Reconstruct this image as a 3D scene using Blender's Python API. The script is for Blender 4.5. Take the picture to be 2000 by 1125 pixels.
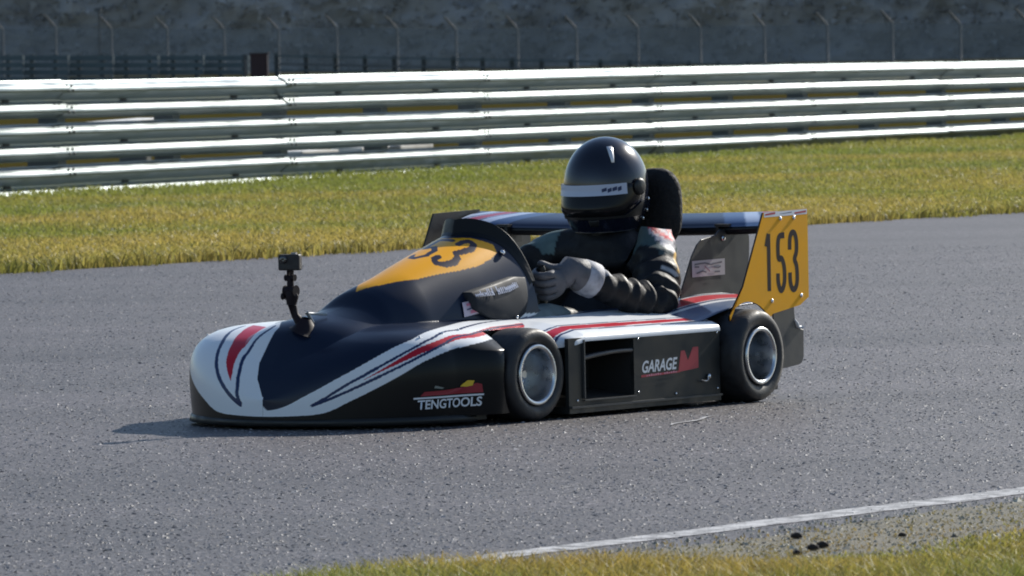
import bpy, math, random
import numpy as np
from mathutils import Matrix, Vector, noise as mnoise

for o in list(bpy.data.objects): bpy.data.objects.remove(o)
scene = bpy.context.scene
COL = scene.collection
rng = np.random.default_rng(7)
random.seed(7)

# ------------------------------------------------------------------ camera, sky, sun, exposure
FOCAL, CAM_H = 13400.0, 1.08           # focal length in pixels of a 2000 px wide frame, eye height in metres
ROLL, PITCH = math.radians(1.1), math.atan(475 / 13400)
cam_d = bpy.data.cameras.new('camera'); cam = bpy.data.objects.new('camera', cam_d); COL.objects.link(cam)
cam_d.sensor_width = 36; cam_d.lens = FOCAL / 2000 * 36
cam_d.clip_start = 1; cam_d.clip_end = 3000
fwd = Vector((0, math.cos(PITCH), -math.sin(PITCH))); r0 = Vector((1, 0, 0)); u0 = r0.cross(fwd)
rt = math.cos(ROLL) * r0 - math.sin(ROLL) * u0; up = math.sin(ROLL) * r0 + math.cos(ROLL) * u0
cam.matrix_world = Matrix(((rt.x, up.x, -fwd.x, 0), (rt.y, up.y, -fwd.y, 0), (rt.z, up.z, -fwd.z, CAM_H), (0, 0, 0, 1)))
cam_d.dof.use_dof = True; cam_d.dof.focus_distance = 20.3; cam_d.dof.aperture_fstop = 22
scene.camera = cam

SUN_AZ, SUN_EL = math.radians(38), math.radians(31)     # azimuth clockwise from +Y (the view axis)
world = bpy.data.worlds.new('World'); scene.world = world; world.use_nodes = True
wn = world.node_tree; bg = wn.nodes['Background']
sky = wn.nodes.new('ShaderNodeTexSky'); sky.sky_type = 'NISHITA'; sky.sun_disc = False
sky.sun_elevation = SUN_EL; sky.sun_rotation = SUN_AZ; sky.ozone_density = 2.4; sky.dust_density = .4
wn.links.new(sky.outputs['Color'], bg.inputs['Color']); bg.inputs['Strength'].default_value = 0.088
sun_d = bpy.data.lights.new('sun', 'SUN'); sun_d.energy = 5.0; sun_d.angle = math.radians(0.53); sun_d.color = (1, .95, .86)
sun = bpy.data.objects.new('sun', sun_d); COL.objects.link(sun)
sdir = Vector((math.sin(SUN_AZ) * math.cos(SUN_EL), math.cos(SUN_AZ) * math.cos(SUN_EL), math.sin(SUN_EL)))
sun.rotation_euler = sdir.to_track_quat('Z', 'Y').to_euler()
scene.view_settings.view_transform = 'Standard'; scene.view_settings.look = 'None'
scene.view_settings.exposure = 0.46; scene.view_settings.gamma = 1.0
scene.cycles.filter_width = 1.9
scene.render.resolution_x, scene.render.resolution_y = 1024, 576

# ------------------------------------------------------------------ helpers
def make_mesh(name, V, Fc, smooth=False):
    me = bpy.data.meshes.new(name)
    V = np.asarray(V, float)
    me.from_pydata(V.tolist(), [], [list(map(int, f)) for f in Fc])
    me.polygons.foreach_set('use_smooth', [bool(smooth)] * len(me.polygons))
    me.update(); return me
def quad_mesh(name, V, Q, smooth=False):
    """fast mesh from numpy arrays: V (n,3), Q (m,k)"""
    V = np.ascontiguousarray(V, dtype=np.float32); Q = np.ascontiguousarray(Q, dtype=np.int32)
    me = bpy.data.meshes.new(name); k = Q.shape[1]
    me.vertices.add(len(V)); me.vertices.foreach_set('co', V.ravel())
    me.loops.add(Q.size); me.loops.foreach_set('vertex_index', Q.ravel())
    me.polygons.add(len(Q)); me.polygons.foreach_set('loop_start', np.arange(0, Q.size, k, dtype=np.int32))
    me.update(calc_edges=True); me.validate()
    me.polygons.foreach_set('use_smooth', np.full(len(me.polygons), bool(smooth))); return me
def grid_faces(nu, nv, wrap_u=False, wrap_v=False):
    iu = np.arange(nu if wrap_u else nu - 1); iv = np.arange(nv if wrap_v else nv - 1)
    I, J = np.meshgrid(iu, iv, indexing='ij'); I2, J2 = (I + 1) % nu, (J + 1) % nv
    return np.stack([I * nv + J, I2 * nv + J, I2 * nv + J2, I * nv + J2], -1).reshape(-1, 4)
def obj(name, me, mat, parent=None, label=None, cat=None, group=None, kind=None, loc=None):
    o = bpy.data.objects.new(name, me); COL.objects.link(o)
    if mat is not None:
        for m in (mat if isinstance(mat, (list, tuple)) else [mat]): o.data.materials.append(m)
    if parent is not None: o.parent = parent
    if loc is not None: o.location = loc
    if label: o['label'] = label
    if cat: o['category'] = cat
    if group: o['group'] = group
    if kind: o['kind'] = kind
    return o
def empty(name, loc, label, cat, group=None):
    o = bpy.data.objects.new(name, None); COL.objects.link(o); o.location = loc; o.empty_display_size = .1
    o['label'] = label; o['category'] = cat
    if group: o['group'] = group
    return o
def set_paint(me, C):
    a = me.attributes.new('paint', 'FLOAT_COLOR', 'POINT')
    C = np.asarray(C, np.float32); 
    if C.shape[1] == 3: C = np.c_[C, np.ones(len(C), np.float32)]
    a.data.foreach_set('color', np.ascontiguousarray(C, np.float32).ravel())
def box_v(c, s):
    c, s = np.array(c, float), np.array(s, float) / 2
    V = np.array([[x, y, z] for x in (-1, 1) for y in (-1, 1) for z in (-1, 1)]) * s + c
    Fc = [(0, 1, 3, 2), (4, 6, 7, 5), (0, 4, 5, 1), (2, 3, 7, 6), (0, 2, 6, 4), (1, 5, 7, 3)]
    return V, Fc
def join(parts):
    V, Fc, n = [], [], 0
    for v, f in parts:
        V.append(np.asarray(v, float)); Fc += [[i + n for i in q] for q in f]; n += len(v)
    return np.vstack(V), Fc
def bevel(o, w=.003, seg=2):
    m = o.modifiers.new('edge', 'BEVEL'); m.width = w; m.segments = seg; m.limit_method = 'ANGLE'; return o
def plate(poly, y0, y1):
    """prism of an (x,z) outline between two y planes"""
    n = len(poly); V = [(x, y0, z) for x, z in poly] + [(x, y1, z) for x, z in poly]
    Fc = [list(range(n)), list(range(2 * n - 1, n - 1, -1))] + [(i, i + n, (i + 1) % n + n, (i + 1) % n) for i in range(n)]
    return np.array(V), Fc
def tube_v(pts, rad, n=10, cap=True):
    P = np.array(pts, float); rad = np.broadcast_to(np.asarray(rad, float), (len(P),))
    T = np.gradient(P, axis=0); T /= np.linalg.norm(T, axis=1)[:, None]
    ref = np.array([0, 0, 1.]) if abs(T[0][2]) < .9 else np.array([1., 0, 0])
    V = []
    for p, t, r in zip(P, T, rad):
        a = np.cross(t, ref); a /= np.linalg.norm(a); b = np.cross(t, a); ref = np.cross(a, t)
        for k in range(n):
            w = 2 * math.pi * k / n; V.append(p + r * (math.cos(w) * a + math.sin(w) * b))
    Fc = [list(f) for f in grid_faces(len(P), n, wrap_v=True)]
    if cap: Fc += [list(range(n))[::-1], list(range((len(P) - 1) * n, len(P) * n))]
    return np.array(V), Fc
def lathe_y(prof, n=64):
    """closed profile of (radius, y) turned about the y axis"""
    pr = np.array(prof, float); w = np.linspace(0, 2 * np.pi, n, endpoint=False)
    V = np.stack([np.outer(np.cos(w), pr[:, 0]), np.tile(pr[:, 1], (n, 1)), np.outer(np.sin(w), pr[:, 0])], -1).reshape(-1, 3)
    return V, grid_faces(n, len(pr), wrap_u=True)
def inside(poly, X, Y):
    r = np.zeros(X.shape, bool); n = len(poly)
    for i in range(n):
        (x1, y1), (x2, y2) = poly[i], poly[(i + 1) % n]
        if y1 == y2: continue
        c = ((y1 > Y) != (y2 > Y)) & (X < (x2 - x1) * (Y - y1) / (y2 - y1) + x1); r ^= c
    return r
def stroke_dist(P, pts):
    d = np.full(len(P), 9.); pts = np.array(pts, float)
    for a, b in zip(pts[:-1], pts[1:]):
        ab = b - a; t = np.clip((P - a) @ ab / max(ab @ ab, 1e-12), 0, 1)
        d = np.minimum(d, np.linalg.norm(P - a - t[:, None] * ab, axis=1))
    return d
def curve(pts):
    p = np.array(pts, float); xs, ys = p[:, 0], p[:, 1]
    d = np.diff(ys) / np.diff(xs); m = np.zeros(len(xs)); m[0] = d[0]; m[-1] = d[-1]
    for i in range(1, len(xs) - 1): m[i] = 0 if d[i-1] * d[i] <= 0 else 2 * d[i-1] * d[i] / (d[i-1] + d[i])
    def f(x):
        x = np.clip(np.asarray(x, float), xs[0], xs[-1]); i = np.clip(np.searchsorted(xs, x) - 1, 0, len(xs) - 2)
        h = xs[i+1] - xs[i]; t = (x - xs[i]) / h
        return ((2*t**3-3*t**2+1)*ys[i]+(t**3-2*t**2+t)*h*m[i]+(-2*t**3+3*t**2)*ys[i+1]+(t**3-t**2)*h*m[i+1])
    return f
def text_mesh(s, size=1.0, shear=0, extrude=0, spacing=1.0, bold=0.):
    cu = bpy.data.curves.new('lettering', 'FONT'); cu.body = s; cu.size = size; cu.shear = shear; cu.extrude = extrude
    cu.space_character = spacing; cu.resolution_u = 4; cu.offset = bold
    o = bpy.data.objects.new('lettering', cu); COL.objects.link(o)
    dg = bpy.context.evaluated_depsgraph_get(); me = bpy.data.meshes.new_from_object(o.evaluated_get(dg))
    bpy.data.objects.remove(o); bpy.data.curves.remove(cu)
    V = np.zeros(len(me.vertices) * 3, np.float32); me.vertices.foreach_get('co', V); V = V.reshape(-1, 3)
    return me, V
def map_text(me, V, fn):
    """fit text into the unit box, then fn((s,t)) -> xyz"""
    lo, hi = V[:, :2].min(0), V[:, :2].max(0); st = (V[:, :2] - lo) / (hi - lo)
    W = np.array([fn(s, t) for s, t in st], np.float32)
    me.vertices.foreach_set('co', W.ravel()); me.update(); return me

# ------------------------------------------------------------------ materials
def mat(name, col=(.5, .5, .5), rough=.5, metal=0., coat=0., attr=None, spec=.5, noise=None, bump=None, bump_scale=200., bump_dist=.001, trans=None):
    m = bpy.data.materials.new(name); m.use_nodes = True; nt = m.node_tree; b = nt.nodes['Principled BSDF']
    b.inputs['Base Color'].default_value = (*col, 1); b.inputs['Roughness'].default_value = rough
    b.inputs['Metallic'].default_value = metal; b.inputs['Coat Weight'].default_value = coat; b.inputs['Coat Roughness'].default_value = .08
    b.inputs['Specular IOR Level'].default_value = spec
    tc = nt.nodes.new('ShaderNodeTexCoord'); out = None
    if attr:
        a = nt.nodes.new('ShaderNodeAttribute'); a.attribute_name = attr; out = a.outputs['Color']
    if noise:                                   # (scale, amount): value and roughness variation
        n = nt.nodes.new('ShaderNodeTexNoise'); n.inputs['Scale'].default_value = noise[0]; n.inputs['Detail'].default_value = 6
        nt.links.new(tc.outputs['Object'], n.inputs['Vector'])
        mr = nt.nodes.new('ShaderNodeMapRange'); mr.inputs['From Min'].default_value = .3; mr.inputs['From Max'].default_value = .7
        mr.inputs['To Min'].default_value = 1 - noise[1]; mr.inputs['To Max'].default_value = 1 + noise[1]
        nt.links.new(n.outputs['Fac'], mr.inputs['Value'])
        mx = nt.nodes.new('ShaderNodeMix'); mx.data_type = 'RGBA'; mx.blend_type = 'MULTIPLY'; mx.inputs['Factor'].default_value = 1
        if out is not None: nt.links.new(out, mx.inputs['A'])
        else: mx.inputs['A'].default_value = (*col, 1)
        nt.links.new(mr.outputs['Result'], mx.inputs['B']); out = mx.outputs['Result']
        m2 = nt.nodes.new('ShaderNodeMapRange'); m2.inputs['From Min'].default_value = .3; m2.inputs['From Max'].default_value = .7
        m2.inputs['To Min'].default_value = rough * .8; m2.inputs['To Max'].default_value = min(1, rough * 1.35 + .03)
        nt.links.new(n.outputs['Fac'], m2.inputs['Value']); nt.links.new(m2.outputs['Result'], b.inputs['Roughness'])
    if out is not None: nt.links.new(out, b.inputs['Base Color'])
    if bump:
        n = nt.nodes.new('ShaderNodeTexNoise'); n.inputs['Scale'].default_value = bump_scale; n.inputs['Detail'].default_value = 4
        nt.links.new(tc.outputs['Object'], n.inputs['Vector'])
        bp = nt.nodes.new('ShaderNodeBump'); bp.inputs['Strength'].default_value = bump; bp.inputs['Distance'].default_value = bump_dist
        nt.links.new(n.outputs['Fac'], bp.inputs['Height']); nt.links.new(bp.outputs['Normal'], b.inputs['Normal'])
    if trans:
        t = nt.nodes.new('ShaderNodeBsdfTranslucent'); ms = nt.nodes.new('ShaderNodeMixShader'); ms.inputs['Fac'].default_value = trans
        if out is not None: nt.links.new(out, t.inputs['Color'])
        else: t.inputs['Color'].default_value = (*col, 1)
        nt.links.new(b.outputs[0], ms.inputs[1]); nt.links.new(t.outputs[0], ms.inputs[2])
        nt.links.new(ms.outputs[0], nt.nodes['Material Output'].inputs['Surface'])
    return m
WHITE, RED, NAVY, DARK, BLACK, ORANGE = (.80, .82, .84), (.50, .012, .03), (.012, .03, .10), (.008, .015, .036), (.005, .006, .007), (.93, .42, .004)
M_paint = mat('painted_bodywork', attr='paint', rough=.30, coat=.06, spec=.24, bump=.05, bump_scale=9, bump_dist=.004)
M_black = mat('black_plastic', (.010, .011, .011), .45, noise=(20, .2))
M_matt = mat('matt_black', (.006, .006, .006), .8)
M_panel = mat('satin_charcoal_panel', (.018, .020, .020), .45, spec=.35, noise=(12, .25))
M_plate = mat('grey_plate', (.045, .046, .047), .45, noise=(18, .15))
M_orange = mat('orange_plate', ORANGE, .5, spec=.2, noise=(10, .05))
M_rubber = mat('tyre_rubber', (.022, .022, .024), .5, noise=(40, .3), bump=.25, bump_scale=130, bump_dist=.002)
M_alu = mat('machined_aluminium', (.58, .60, .62), .27, 1, noise=(30, .15))
M_steel = mat('steel', (.55, .55, .56), .3, 1)
M_chrome = mat('bright_steel', (.8, .8, .8), .15, 1)
M_white = mat('white_print', (.75, .77, .8), .4)
M_redp = mat('red_print', (.42, .015, .04), .4)
M_yellowp = mat('yellow_print', (.75, .5, .03), .4)
M_brownp = mat('brown_digit', (.020, .013, .014), .6, spec=.2)
M_navyp = mat('navy_print', NAVY, .4)
M_pinkp = mat('pink_print', (.55, .2, .3), .45)
# ------------------------------------------------------------------ ground
RU = np.array([.5736, .8192]); RN = np.array([-.8192, .5736])       # along the track, across the track (away from the camera)
C_LINE, C_FAR = 8.32, 21.43                                         # offsets of the near white line and of the far edge
def track_pt(a, c): return RU * a + RN * c
RAIL_P, RAIL_Q = np.array([-3.87, 52.02]), np.array([5.52, 73.61])
RAIL_D = (RAIL_Q - RAIL_P) / np.linalg.norm(RAIL_Q - RAIL_P); RAIL_N = np.array([RAIL_D[1], -RAIL_D[0]])   # towards the camera
def ground_mat(name, kind):
    m = bpy.data.materials.new(name); m.use_nodes = True; nt = m.node_tree; b = nt.nodes['Principled BSDF']; L = nt.links.new
    tc = nt.nodes.new('ShaderNodeTexCoord')
    def nz(scale, detail=6, rough=.6):
        n = nt.nodes.new('ShaderNodeTexNoise'); n.inputs['Scale'].default_value = scale; n.inputs['Detail'].default_value = detail; n.inputs['Roughness'].default_value = rough
        L(tc.outputs['Object'], n.inputs['Vector']); return n.outputs['Fac']
    def ramp(src, stops):
        r = nt.nodes.new('ShaderNodeValToRGB'); L(src, r.inputs['Fac']); e = r.color_ramp.elements
        e[0].position, e[0].color = stops[0][0], (*stops[0][1], 1); e[1].position, e[1].color = stops[-1][0], (*stops[-1][1], 1)
        for p, c in stops[1:-1]: k = e.new(p); k.color = (*c, 1)
        return r.outputs['Color']
    def mul(a, bb, f=1., mode='MULTIPLY'):
        x = nt.nodes.new('ShaderNodeMix'); x.data_type = 'RGBA'; x.blend_type = mode; x.inputs['Factor'].default_value = f
        L(a, x.inputs['A']); L(bb, x.inputs['B']); return x.outputs['Result']
    if kind == 'asphalt':
        v = nt.nodes.new('ShaderNodeTexVoronoi'); v.inputs['Scale'].default_value = 75; L(tc.outputs['Object'], v.inputs['Vector'])
        stones = ramp(v.outputs['Color'], [(.0, (.038, .0345, .0365)), (.55, (.066, .060, .063)), (.85, (.100, .091, .095)), (1., (.30, .28, .29))])
        big = ramp(nz(.35, 5), [(.3, (.86, .86, .87)), (.7, (1.12, 1.1, 1.11))])
        grit = ramp(nz(260, 3), [(.3, (.7, .7, .7)), (.75, (1.35, 1.35, 1.36))])
        mp = nt.nodes.new('ShaderNodeMapping'); mp.inputs['Rotation'].default_value = (0, 0, -math.atan2(.8192, .5736)); mp.inputs['Scale'].default_value = (.05, .9, 1); L(tc.outputs['Object'], mp.inputs['Vector'])
        n2 = nt.nodes.new('ShaderNodeTexNoise'); n2.inputs['Scale'].default_value = 1.3; n2.inputs['Detail'].default_value = 5; L(mp.outputs['Vector'], n2.inputs['Vector'])
        streak = ramp(n2.outputs['Fac'], [(.30, (.72, .71, .72)), (.5, (1., 1., 1.)), (.70, (1.2, 1.19, 1.2))])      # worn lanes and rubbered-in lines along the track
        L(mul(mul(mul(stones, big), grit), streak), b.inputs['Base Color'])
        b.inputs['Roughness'].default_value = .55; b.inputs['Specular IOR Level'].default_value = .45
        bp = nt.nodes.new('ShaderNodeBump'); bp.inputs['Strength'].default_value = .7; bp.inputs['Distance'].default_value = .004
        mx = nt.nodes.new('ShaderNodeMath'); mx.operation = 'ADD'; L(v.outputs['Distance'], mx.inputs[0]); L(nz(120, 3), mx.inputs[1])
        L(mx.outputs[0], bp.inputs['Height']); L(bp.outputs['Normal'], b.inputs['Normal'])
    elif kind == 'line':
        L(mul(ramp(nz(14, 8, .75), [(.40, (.10, .095, .097)), (.49, (.34, .335, .34)), (.58, (.58, .575, .58))]), ramp(nz(150, 3), [(.3, (.6, .6, .6)), (.7, (1.1, 1.1, 1.1))])), b.inputs['Base Color'])
        b.inputs['Roughness'].default_value = .6
    elif kind == 'dirt':
        L(mul(ramp(nz(4.5, 8, .75), [(.3, (.085, .076, .05)), (.45, (.13, .12, .09)), (.58, (.14, .13, .10)), (.72, (.17, .16, .14))]), ramp(nz(130, 4), [(.3, (.55, .55, .55)), (.72, (1.4, 1.4, 1.4))])), b.inputs['Base Color'])
        b.inputs['Roughness'].default_value = .9
        bp = nt.nodes.new('ShaderNodeBump'); bp.inputs['Strength'].default_value = .8; bp.inputs['Distance'].default_value = .01
        L(nz(60, 6), bp.inputs['Height']); L(bp.outputs['Normal'], b.inputs['Normal'])
    else:
        L(mul(ramp(nz(.5, 7, .65), [(.3, (.05, .038, .014)), (.5, (.055, .046, .014)), (.7, (.045, .047, .014))]), ramp(nz(20, 5), [(.3, (.6, .6, .6)), (.7, (1.3, 1.3, 1.3))])), b.inputs['Base Color'])
        b.inputs['Roughness'].default_value = 1.; b.inputs['Specular IOR Level'].default_value = 0
    return m
def strip(name, a0, a1, c0, c1, z, m, n=160, wob=0., parent=None, kind='structure'):
    a = np.linspace(a0, a1, n)
    def edge(c, w, ph):
        if not w: return np.full(n, c)
        return c + w * (np.sin(a * 2.1 + ph) * .5 + np.sin(a * 5.7 + ph * 2) * .3 + np.array([mnoise.noise((x * 4, ph, 0)) for x in a]) * .8)
    V = []
    for c in (edge(c0, wob, 1.3), edge(c1, wob, 4.1)):
        V += [(*(RU * aa + RN * cc), z) for aa, cc in zip(a, c)]
    return obj(name, quad_mesh(name, V, grid_faces(2, n)), m, parent, kind=kind if parent is None else None)
M_grassground = ground_mat('dry_grass_soil', 'soil'); M_dirt = ground_mat('gravelly_verge', 'dirt')
M_asphalt = ground_mat('asphalt', 'asphalt'); M_line = ground_mat('worn_white_paint', 'line')
obj('ground', quad_mesh('ground', [(-900, -60, -.02), (900, -60, -.02), (900, 1500, -.02), (-900, 1500, -.02)], [(0, 1, 2, 3)]), M_grassground, kind='structure')
track = strip('track', -60, 160, C_LINE - .8, C_FAR + .03, 0, M_asphalt, 900, .03)
strip('edge_line', -20, 60, C_LINE - .05, C_LINE + .06, .0015, M_line, 2600, .014, parent=track)
strip('verge', -30, 90, 5, 8.10, .004, M_dirt, 1600, .06)
strip('unseen_asphalt', -120, 160, -70, 5.2, .008, M_asphalt, 40)  # unseen asphalt behind the camera, added to darken reflections in the helmet
# a faint scrape on the asphalt beside the rear wheel
def scrape(p, q, w):
    p, q = np.array(p), np.array(q); d = q - p; n = np.array([-d[1], d[0]]) / np.linalg.norm(d); V = []
    for t in np.linspace(0, 1, 12):
        c = p + d * t + n * .01 * math.sin(9 * t); ww = w * (.3 + .7 * math.sin(math.pi * t)); V += [(*(c - n * ww), .003), (*(c + n * ww), .003)]
    obj('scrape_mark', quad_mesh('scrape_mark', V, grid_faces(12, 2)), M_line, track)
scrape((.44, 19.28), (.58, 19.72), .008)

# coarse bright aggregate standing a few millimetres proud of the worn asphalt: too fine and too many to count
n = 95000
Y = 13.6 + 22 * rng.uniform(0, 1, n) ** 1.25; X = rng.uniform(-.082, .082, n) * Y; P = np.stack([X, Y], 1); c = P @ RN
P = P[(c > C_LINE - .1) & (c < C_FAR - .05)]; n = len(P)
r = rng.uniform(.0026, .0062, n) * (1 + .5 * (rng.uniform(0, 1, n) > .93)); az = rng.uniform(0, 2 * np.pi, n); hz = r * rng.uniform(.15, .5, n)
V = np.zeros((n, 4, 3))
for k in range(3):
    V[:, k, 0] = P[:, 0] + r * np.cos(az + k * 2.094) * 1.3; V[:, k, 1] = P[:, 1] + r * np.sin(az + k * 2.094) * 1.3; V[:, k, 2] = -.001
V[:, 3, 0] = P[:, 0] + rng.normal(0, .4, n) * r; V[:, 3, 1] = P[:, 1] + rng.normal(0, .4, n) * r; V[:, 3, 2] = hz
i = np.arange(n) * 4; Q = np.concatenate([np.stack([i, i + 1, i + 3], 1), np.stack([i + 1, i + 2, i + 3], 1), np.stack([i + 2, i, i + 3], 1)])
me = quad_mesh('aggregate', V.reshape(-1, 3), Q); cv = rng.choice([.12, .18, .25, .38], n, p=[.3, .34, .25, .11]); set_paint(me, np.repeat(np.stack([cv, cv * .98, cv * 1.0], 1), 4, axis=0))
obj('aggregate', me, mat('aggregate_stone', attr='paint', rough=.62, spec=.28), kind='stuff', label='coarse stone chips in the asphalt surface of the track', cat='aggregate')

def grass(name, P, hgt, wid, lean, cols, label, seg=2):
    """blades of real geometry at the points P (n,2)"""
    n = len(P); az = rng.uniform(0, 2 * np.pi, n); la = rng.uniform(0, 2 * np.pi, n)
    h = hgt * rng.uniform(.45, 1.25, n); w = wid * rng.uniform(.6, 1.3, n); le = lean * rng.uniform(.1, 1.2, n) * h
    sx, sy = np.cos(az) * w / 2, np.sin(az) * w / 2; lx, ly = np.cos(la) * le, np.sin(la) * le
    z0 = np.full(n, -.025)
    A = np.stack([P[:, 0] - sx, P[:, 1] - sy, z0], 1); B = np.stack([P[:, 0] + sx, P[:, 1] + sy, z0], 1)
    Cc = np.stack([P[:, 0] - sx * .7 + lx * .35, P[:, 1] - sy * .7 + ly * .35, h * .6], 1); Dd = np.stack([P[:, 0] + sx * .7 + lx * .35, P[:, 1] + sy * .7 + ly * .35, h * .6], 1)
    T = np.stack([P[:, 0] + lx, P[:, 1] + ly, h], 1)
    V = np.stack([A, B, Cc, Dd, T], 1).reshape(-1, 3); i = np.arange(n) * 5
    Q = np.concatenate([np.stack([i, i + 1, i + 3], 1), np.stack([i, i + 3, i + 2], 1), np.stack([i + 2, i + 3, i + 4], 1)])
    me = quad_mesh(name, V, Q); set_paint(me, np.repeat(cols, 5, axis=0))
    return obj(name, me, M_grass, kind='stuff', label=label, cat='grass')
M_grass = mat('grass_blades', attr='paint', rough=.55, spec=.3, trans=.42)
def grass_cols(P, base, dry, k, seedz, mean=.5):
    f = np.array([mnoise.noise((x * k, y * k, seedz)) for x, y in P]) + .5 * np.array([mnoise.noise((x * k * 4, y * k * 4, seedz + 5)) for x, y in P])
    f = np.clip(mean + .95 * f + rng.normal(0, .15, len(P)), 0, 1)[:, None]
    c = np.array(base) * (1 - f) + np.array(dry) * f
    return c * rng.uniform(.65, 1.25, (len(P), 1))
def rail_side(P): return (P - RAIL_P) @ RAIL_N           # positive on the camera's side of the guard rail
# far verge between the track and the guard rail (and a strip behind the rail)
n = 420000
Y = rng.uniform(32, 84, n); X = rng.uniform(-.092, .092, n) * Y
P = np.stack([X, Y], 1); c = P @ RN; s = rail_side(P)
edge = C_FAR + .07 * np.sin(P @ RU * 1.9) + .05 * np.sin(P @ RU * 7.3) + .16 * np.array([mnoise.noise((float(q) * 3.1, 2., 0)) for q in P @ RU]) + rng.exponential(.07, n) - .10
P = P[(c > edge) & (s > -1.2)]; c = P @ RN; s = rail_side(P)
tall = 1 + .5 * np.clip(1 - np.abs(s) / .5, 0, 1)
g = np.array([mnoise.noise((x * .5, y * .25, 3)) for x, y in P])
cols = grass_cols(P, (.245, .275, .058), (.45, .36, .098), .35, 1., .68 - .40 * np.clip((c - C_FAR) / 11, 0, 1))
greenrail = np.clip(1 - s / 3.5, 0, 1)[:, None] * (s > 0)[:, None]
cols = cols * (1 - .6 * greenrail) + .6 * greenrail * np.array([.255, .30, .06]) * rng.uniform(.7, 1.2, (len(P), 1))
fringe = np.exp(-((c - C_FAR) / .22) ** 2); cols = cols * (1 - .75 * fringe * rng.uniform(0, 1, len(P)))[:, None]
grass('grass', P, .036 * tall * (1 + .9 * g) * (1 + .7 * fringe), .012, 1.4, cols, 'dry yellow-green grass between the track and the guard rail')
# scattered pale seed heads and flowers in the far verge
k = rng.choice(len(P), 130, replace=False); k = k[rail_side(P[k]) > .3]
Pf = P[k] + rng.normal(0, .05, (len(k), 2)); V, Q = [], []
for (x, y) in Pf:
    z = rng.uniform(.04, .09); r = rng.uniform(.005, .010); i = len(V)
    V += [(x - r, y, z), (x, y - r, z - r * .3), (x + r, y, z), (x, y + r, z), (x, y, z + r)]
    Q += [(i, i+1, i+4), (i+1, i+2, i+4), (i+2, i+3, i+4), (i+3, i, i+4)]
obj('wild_flowers', quad_mesh('wild_flowers', V, Q), mat('pale_petals', (.72, .68, .45), .6, trans=.3), kind='stuff', label='tiny pale flowers scattered in the far grass', cat='flowers')
# near verge, bottom right corner of the view
n = 150000
Y = rng.uniform(12.6, 17.5, n); X = rng.uniform(-.05, .092, n) * Y; P = np.stack([X, Y], 1); c = P @ RN; a = P @ RU
lim = np.interp(a, [10.3, 11.35, 11.55, 11.67, 12.08, 12.68, 13.3, 15], [8.30, 8.30, 8.05, 7.80, 7.67, 7.70, 7.78, 7.95]) + .16 * np.array([mnoise.noise((x * 2.2, y * 2.2, 9)) for x, y in P]) + .09 * np.array([mnoise.noise((x * 7, y * 7, 2)) for x, y in P])
dens = np.clip((lim - c) / .45, .03, 1)
keep = (c < lim) & (rng.uniform(0, 1, n) < dens) & (c > 6.3)
P = P[keep]; dd = np.clip((lim - c)[keep] / .5, 0, 1)
cols = grass_cols(P, (.23, .255, .055), (.42, .315, .085), .9, 4.)
grass('grass', P, .010 + .020 * dd + .03 * ((P @ RU) < 11.45), .0048, 1.3, cols, 'short patchy grass on the near verge beside the white line')
n = 34000; P = np.stack([rng.uniform(-.03, .092, n), rng.uniform(13.8, 17.4, n)], 1); P[:, 0] *= P[:, 1]; c = P @ RN
P = P[(c > 7.4) & (c < 8.2) & (rng.uniform(0, 1, n) < .75 * np.clip((8.2 - c) / .3, .08, 1))]
grass('grass', P, .009, .006, 1.4, grass_cols(P, (.19, .185, .06), (.30, .225, .09), .9, 6.), 'thin stubble sprouting through the gravel by the white line')
# crumbs of soil and gravel on the near verge
n = 17000; P = np.stack([rng.uniform(-.04, .09, n), rng.uniform(13.2, 18, n)], 1); P[:, 0] *= P[:, 1]; c = P @ RN
P = P[(c > 6.9) & (c < 8.22) & (rng.uniform(0, 1, n) < np.clip((8.3 - c) / .25, .1, 1))]; n = len(P)
r = rng.uniform(.002, .007, n) * (1 + 1.0 * (rng.uniform(0, 1, n) > .96)); az = rng.uniform(0, 6.28, n); V = np.zeros((n, 5, 3))
for k in range(4): V[:, k, 0] = P[:, 0] + r * np.cos(az + k * 1.571); V[:, k, 1] = P[:, 1] + r * np.sin(az + k * 1.571); V[:, k, 2] = .003
V[:, 4, :2] = P + rng.normal(0, .3, (n, 2)) * r[:, None]; V[:, 4, 2] = .004 + r * rng.uniform(.3, .8, n)
i = np.arange(n) * 5; Q = np.concatenate([np.stack([i + k, i + (k + 1) % 4, i + 4], 1) for k in range(4)])
me = quad_mesh('gravel', V.reshape(-1, 3), Q); cv = rng.choice([.10, .24, .32, .45], (n, 1), p=[.12, .38, .35, .15]) * np.array([1.05, 1., .82]); set_paint(me, np.repeat(cv, 5, axis=0))
obj('gravel', me, mat('gravel_crumbs', attr='paint', rough=.8, spec=.3), kind='stuff', label='crumbs of soil and gravel between white line and near grass', cat='gravel')
# clods of soil thrown onto the verge
def clod(px, py, r, lab):
    V = []; n1, n2 = 7, 10
    for i in range(n1):
        for j in range(n2):
            t, p = math.pi * i / (n1 - 1), 2 * math.pi * j / n2; d = Vector((math.sin(t) * math.cos(p), math.sin(t) * math.sin(p), math.cos(t)))
            q = d * r * (1 + .45 * mnoise.noise(d * 1.7 + Vector((px, py, 0)))); V.append((q.x * 1.2, q.y, max(q.z * .75, -r * .4) + r * .35))
    r *= 1.0
    o = obj('soil_clod', quad_mesh('soil_clod', V, grid_faces(n1, n2, wrap_v=True)), M_clod, None, lab, 'clod', 'clods of soil on the near verge', loc=(px, py, .006))
M_clod = mat('dark_soil', (.022, .016, .012), .9, noise=(60, .4))
def on_ground(px, py):
    d = fwd + rt * ((px - 1000) / FOCAL) + up * ((562.5 - py) / FOCAL); t = -CAM_H / d.z
    return d.x * t, d.y * t
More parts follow.
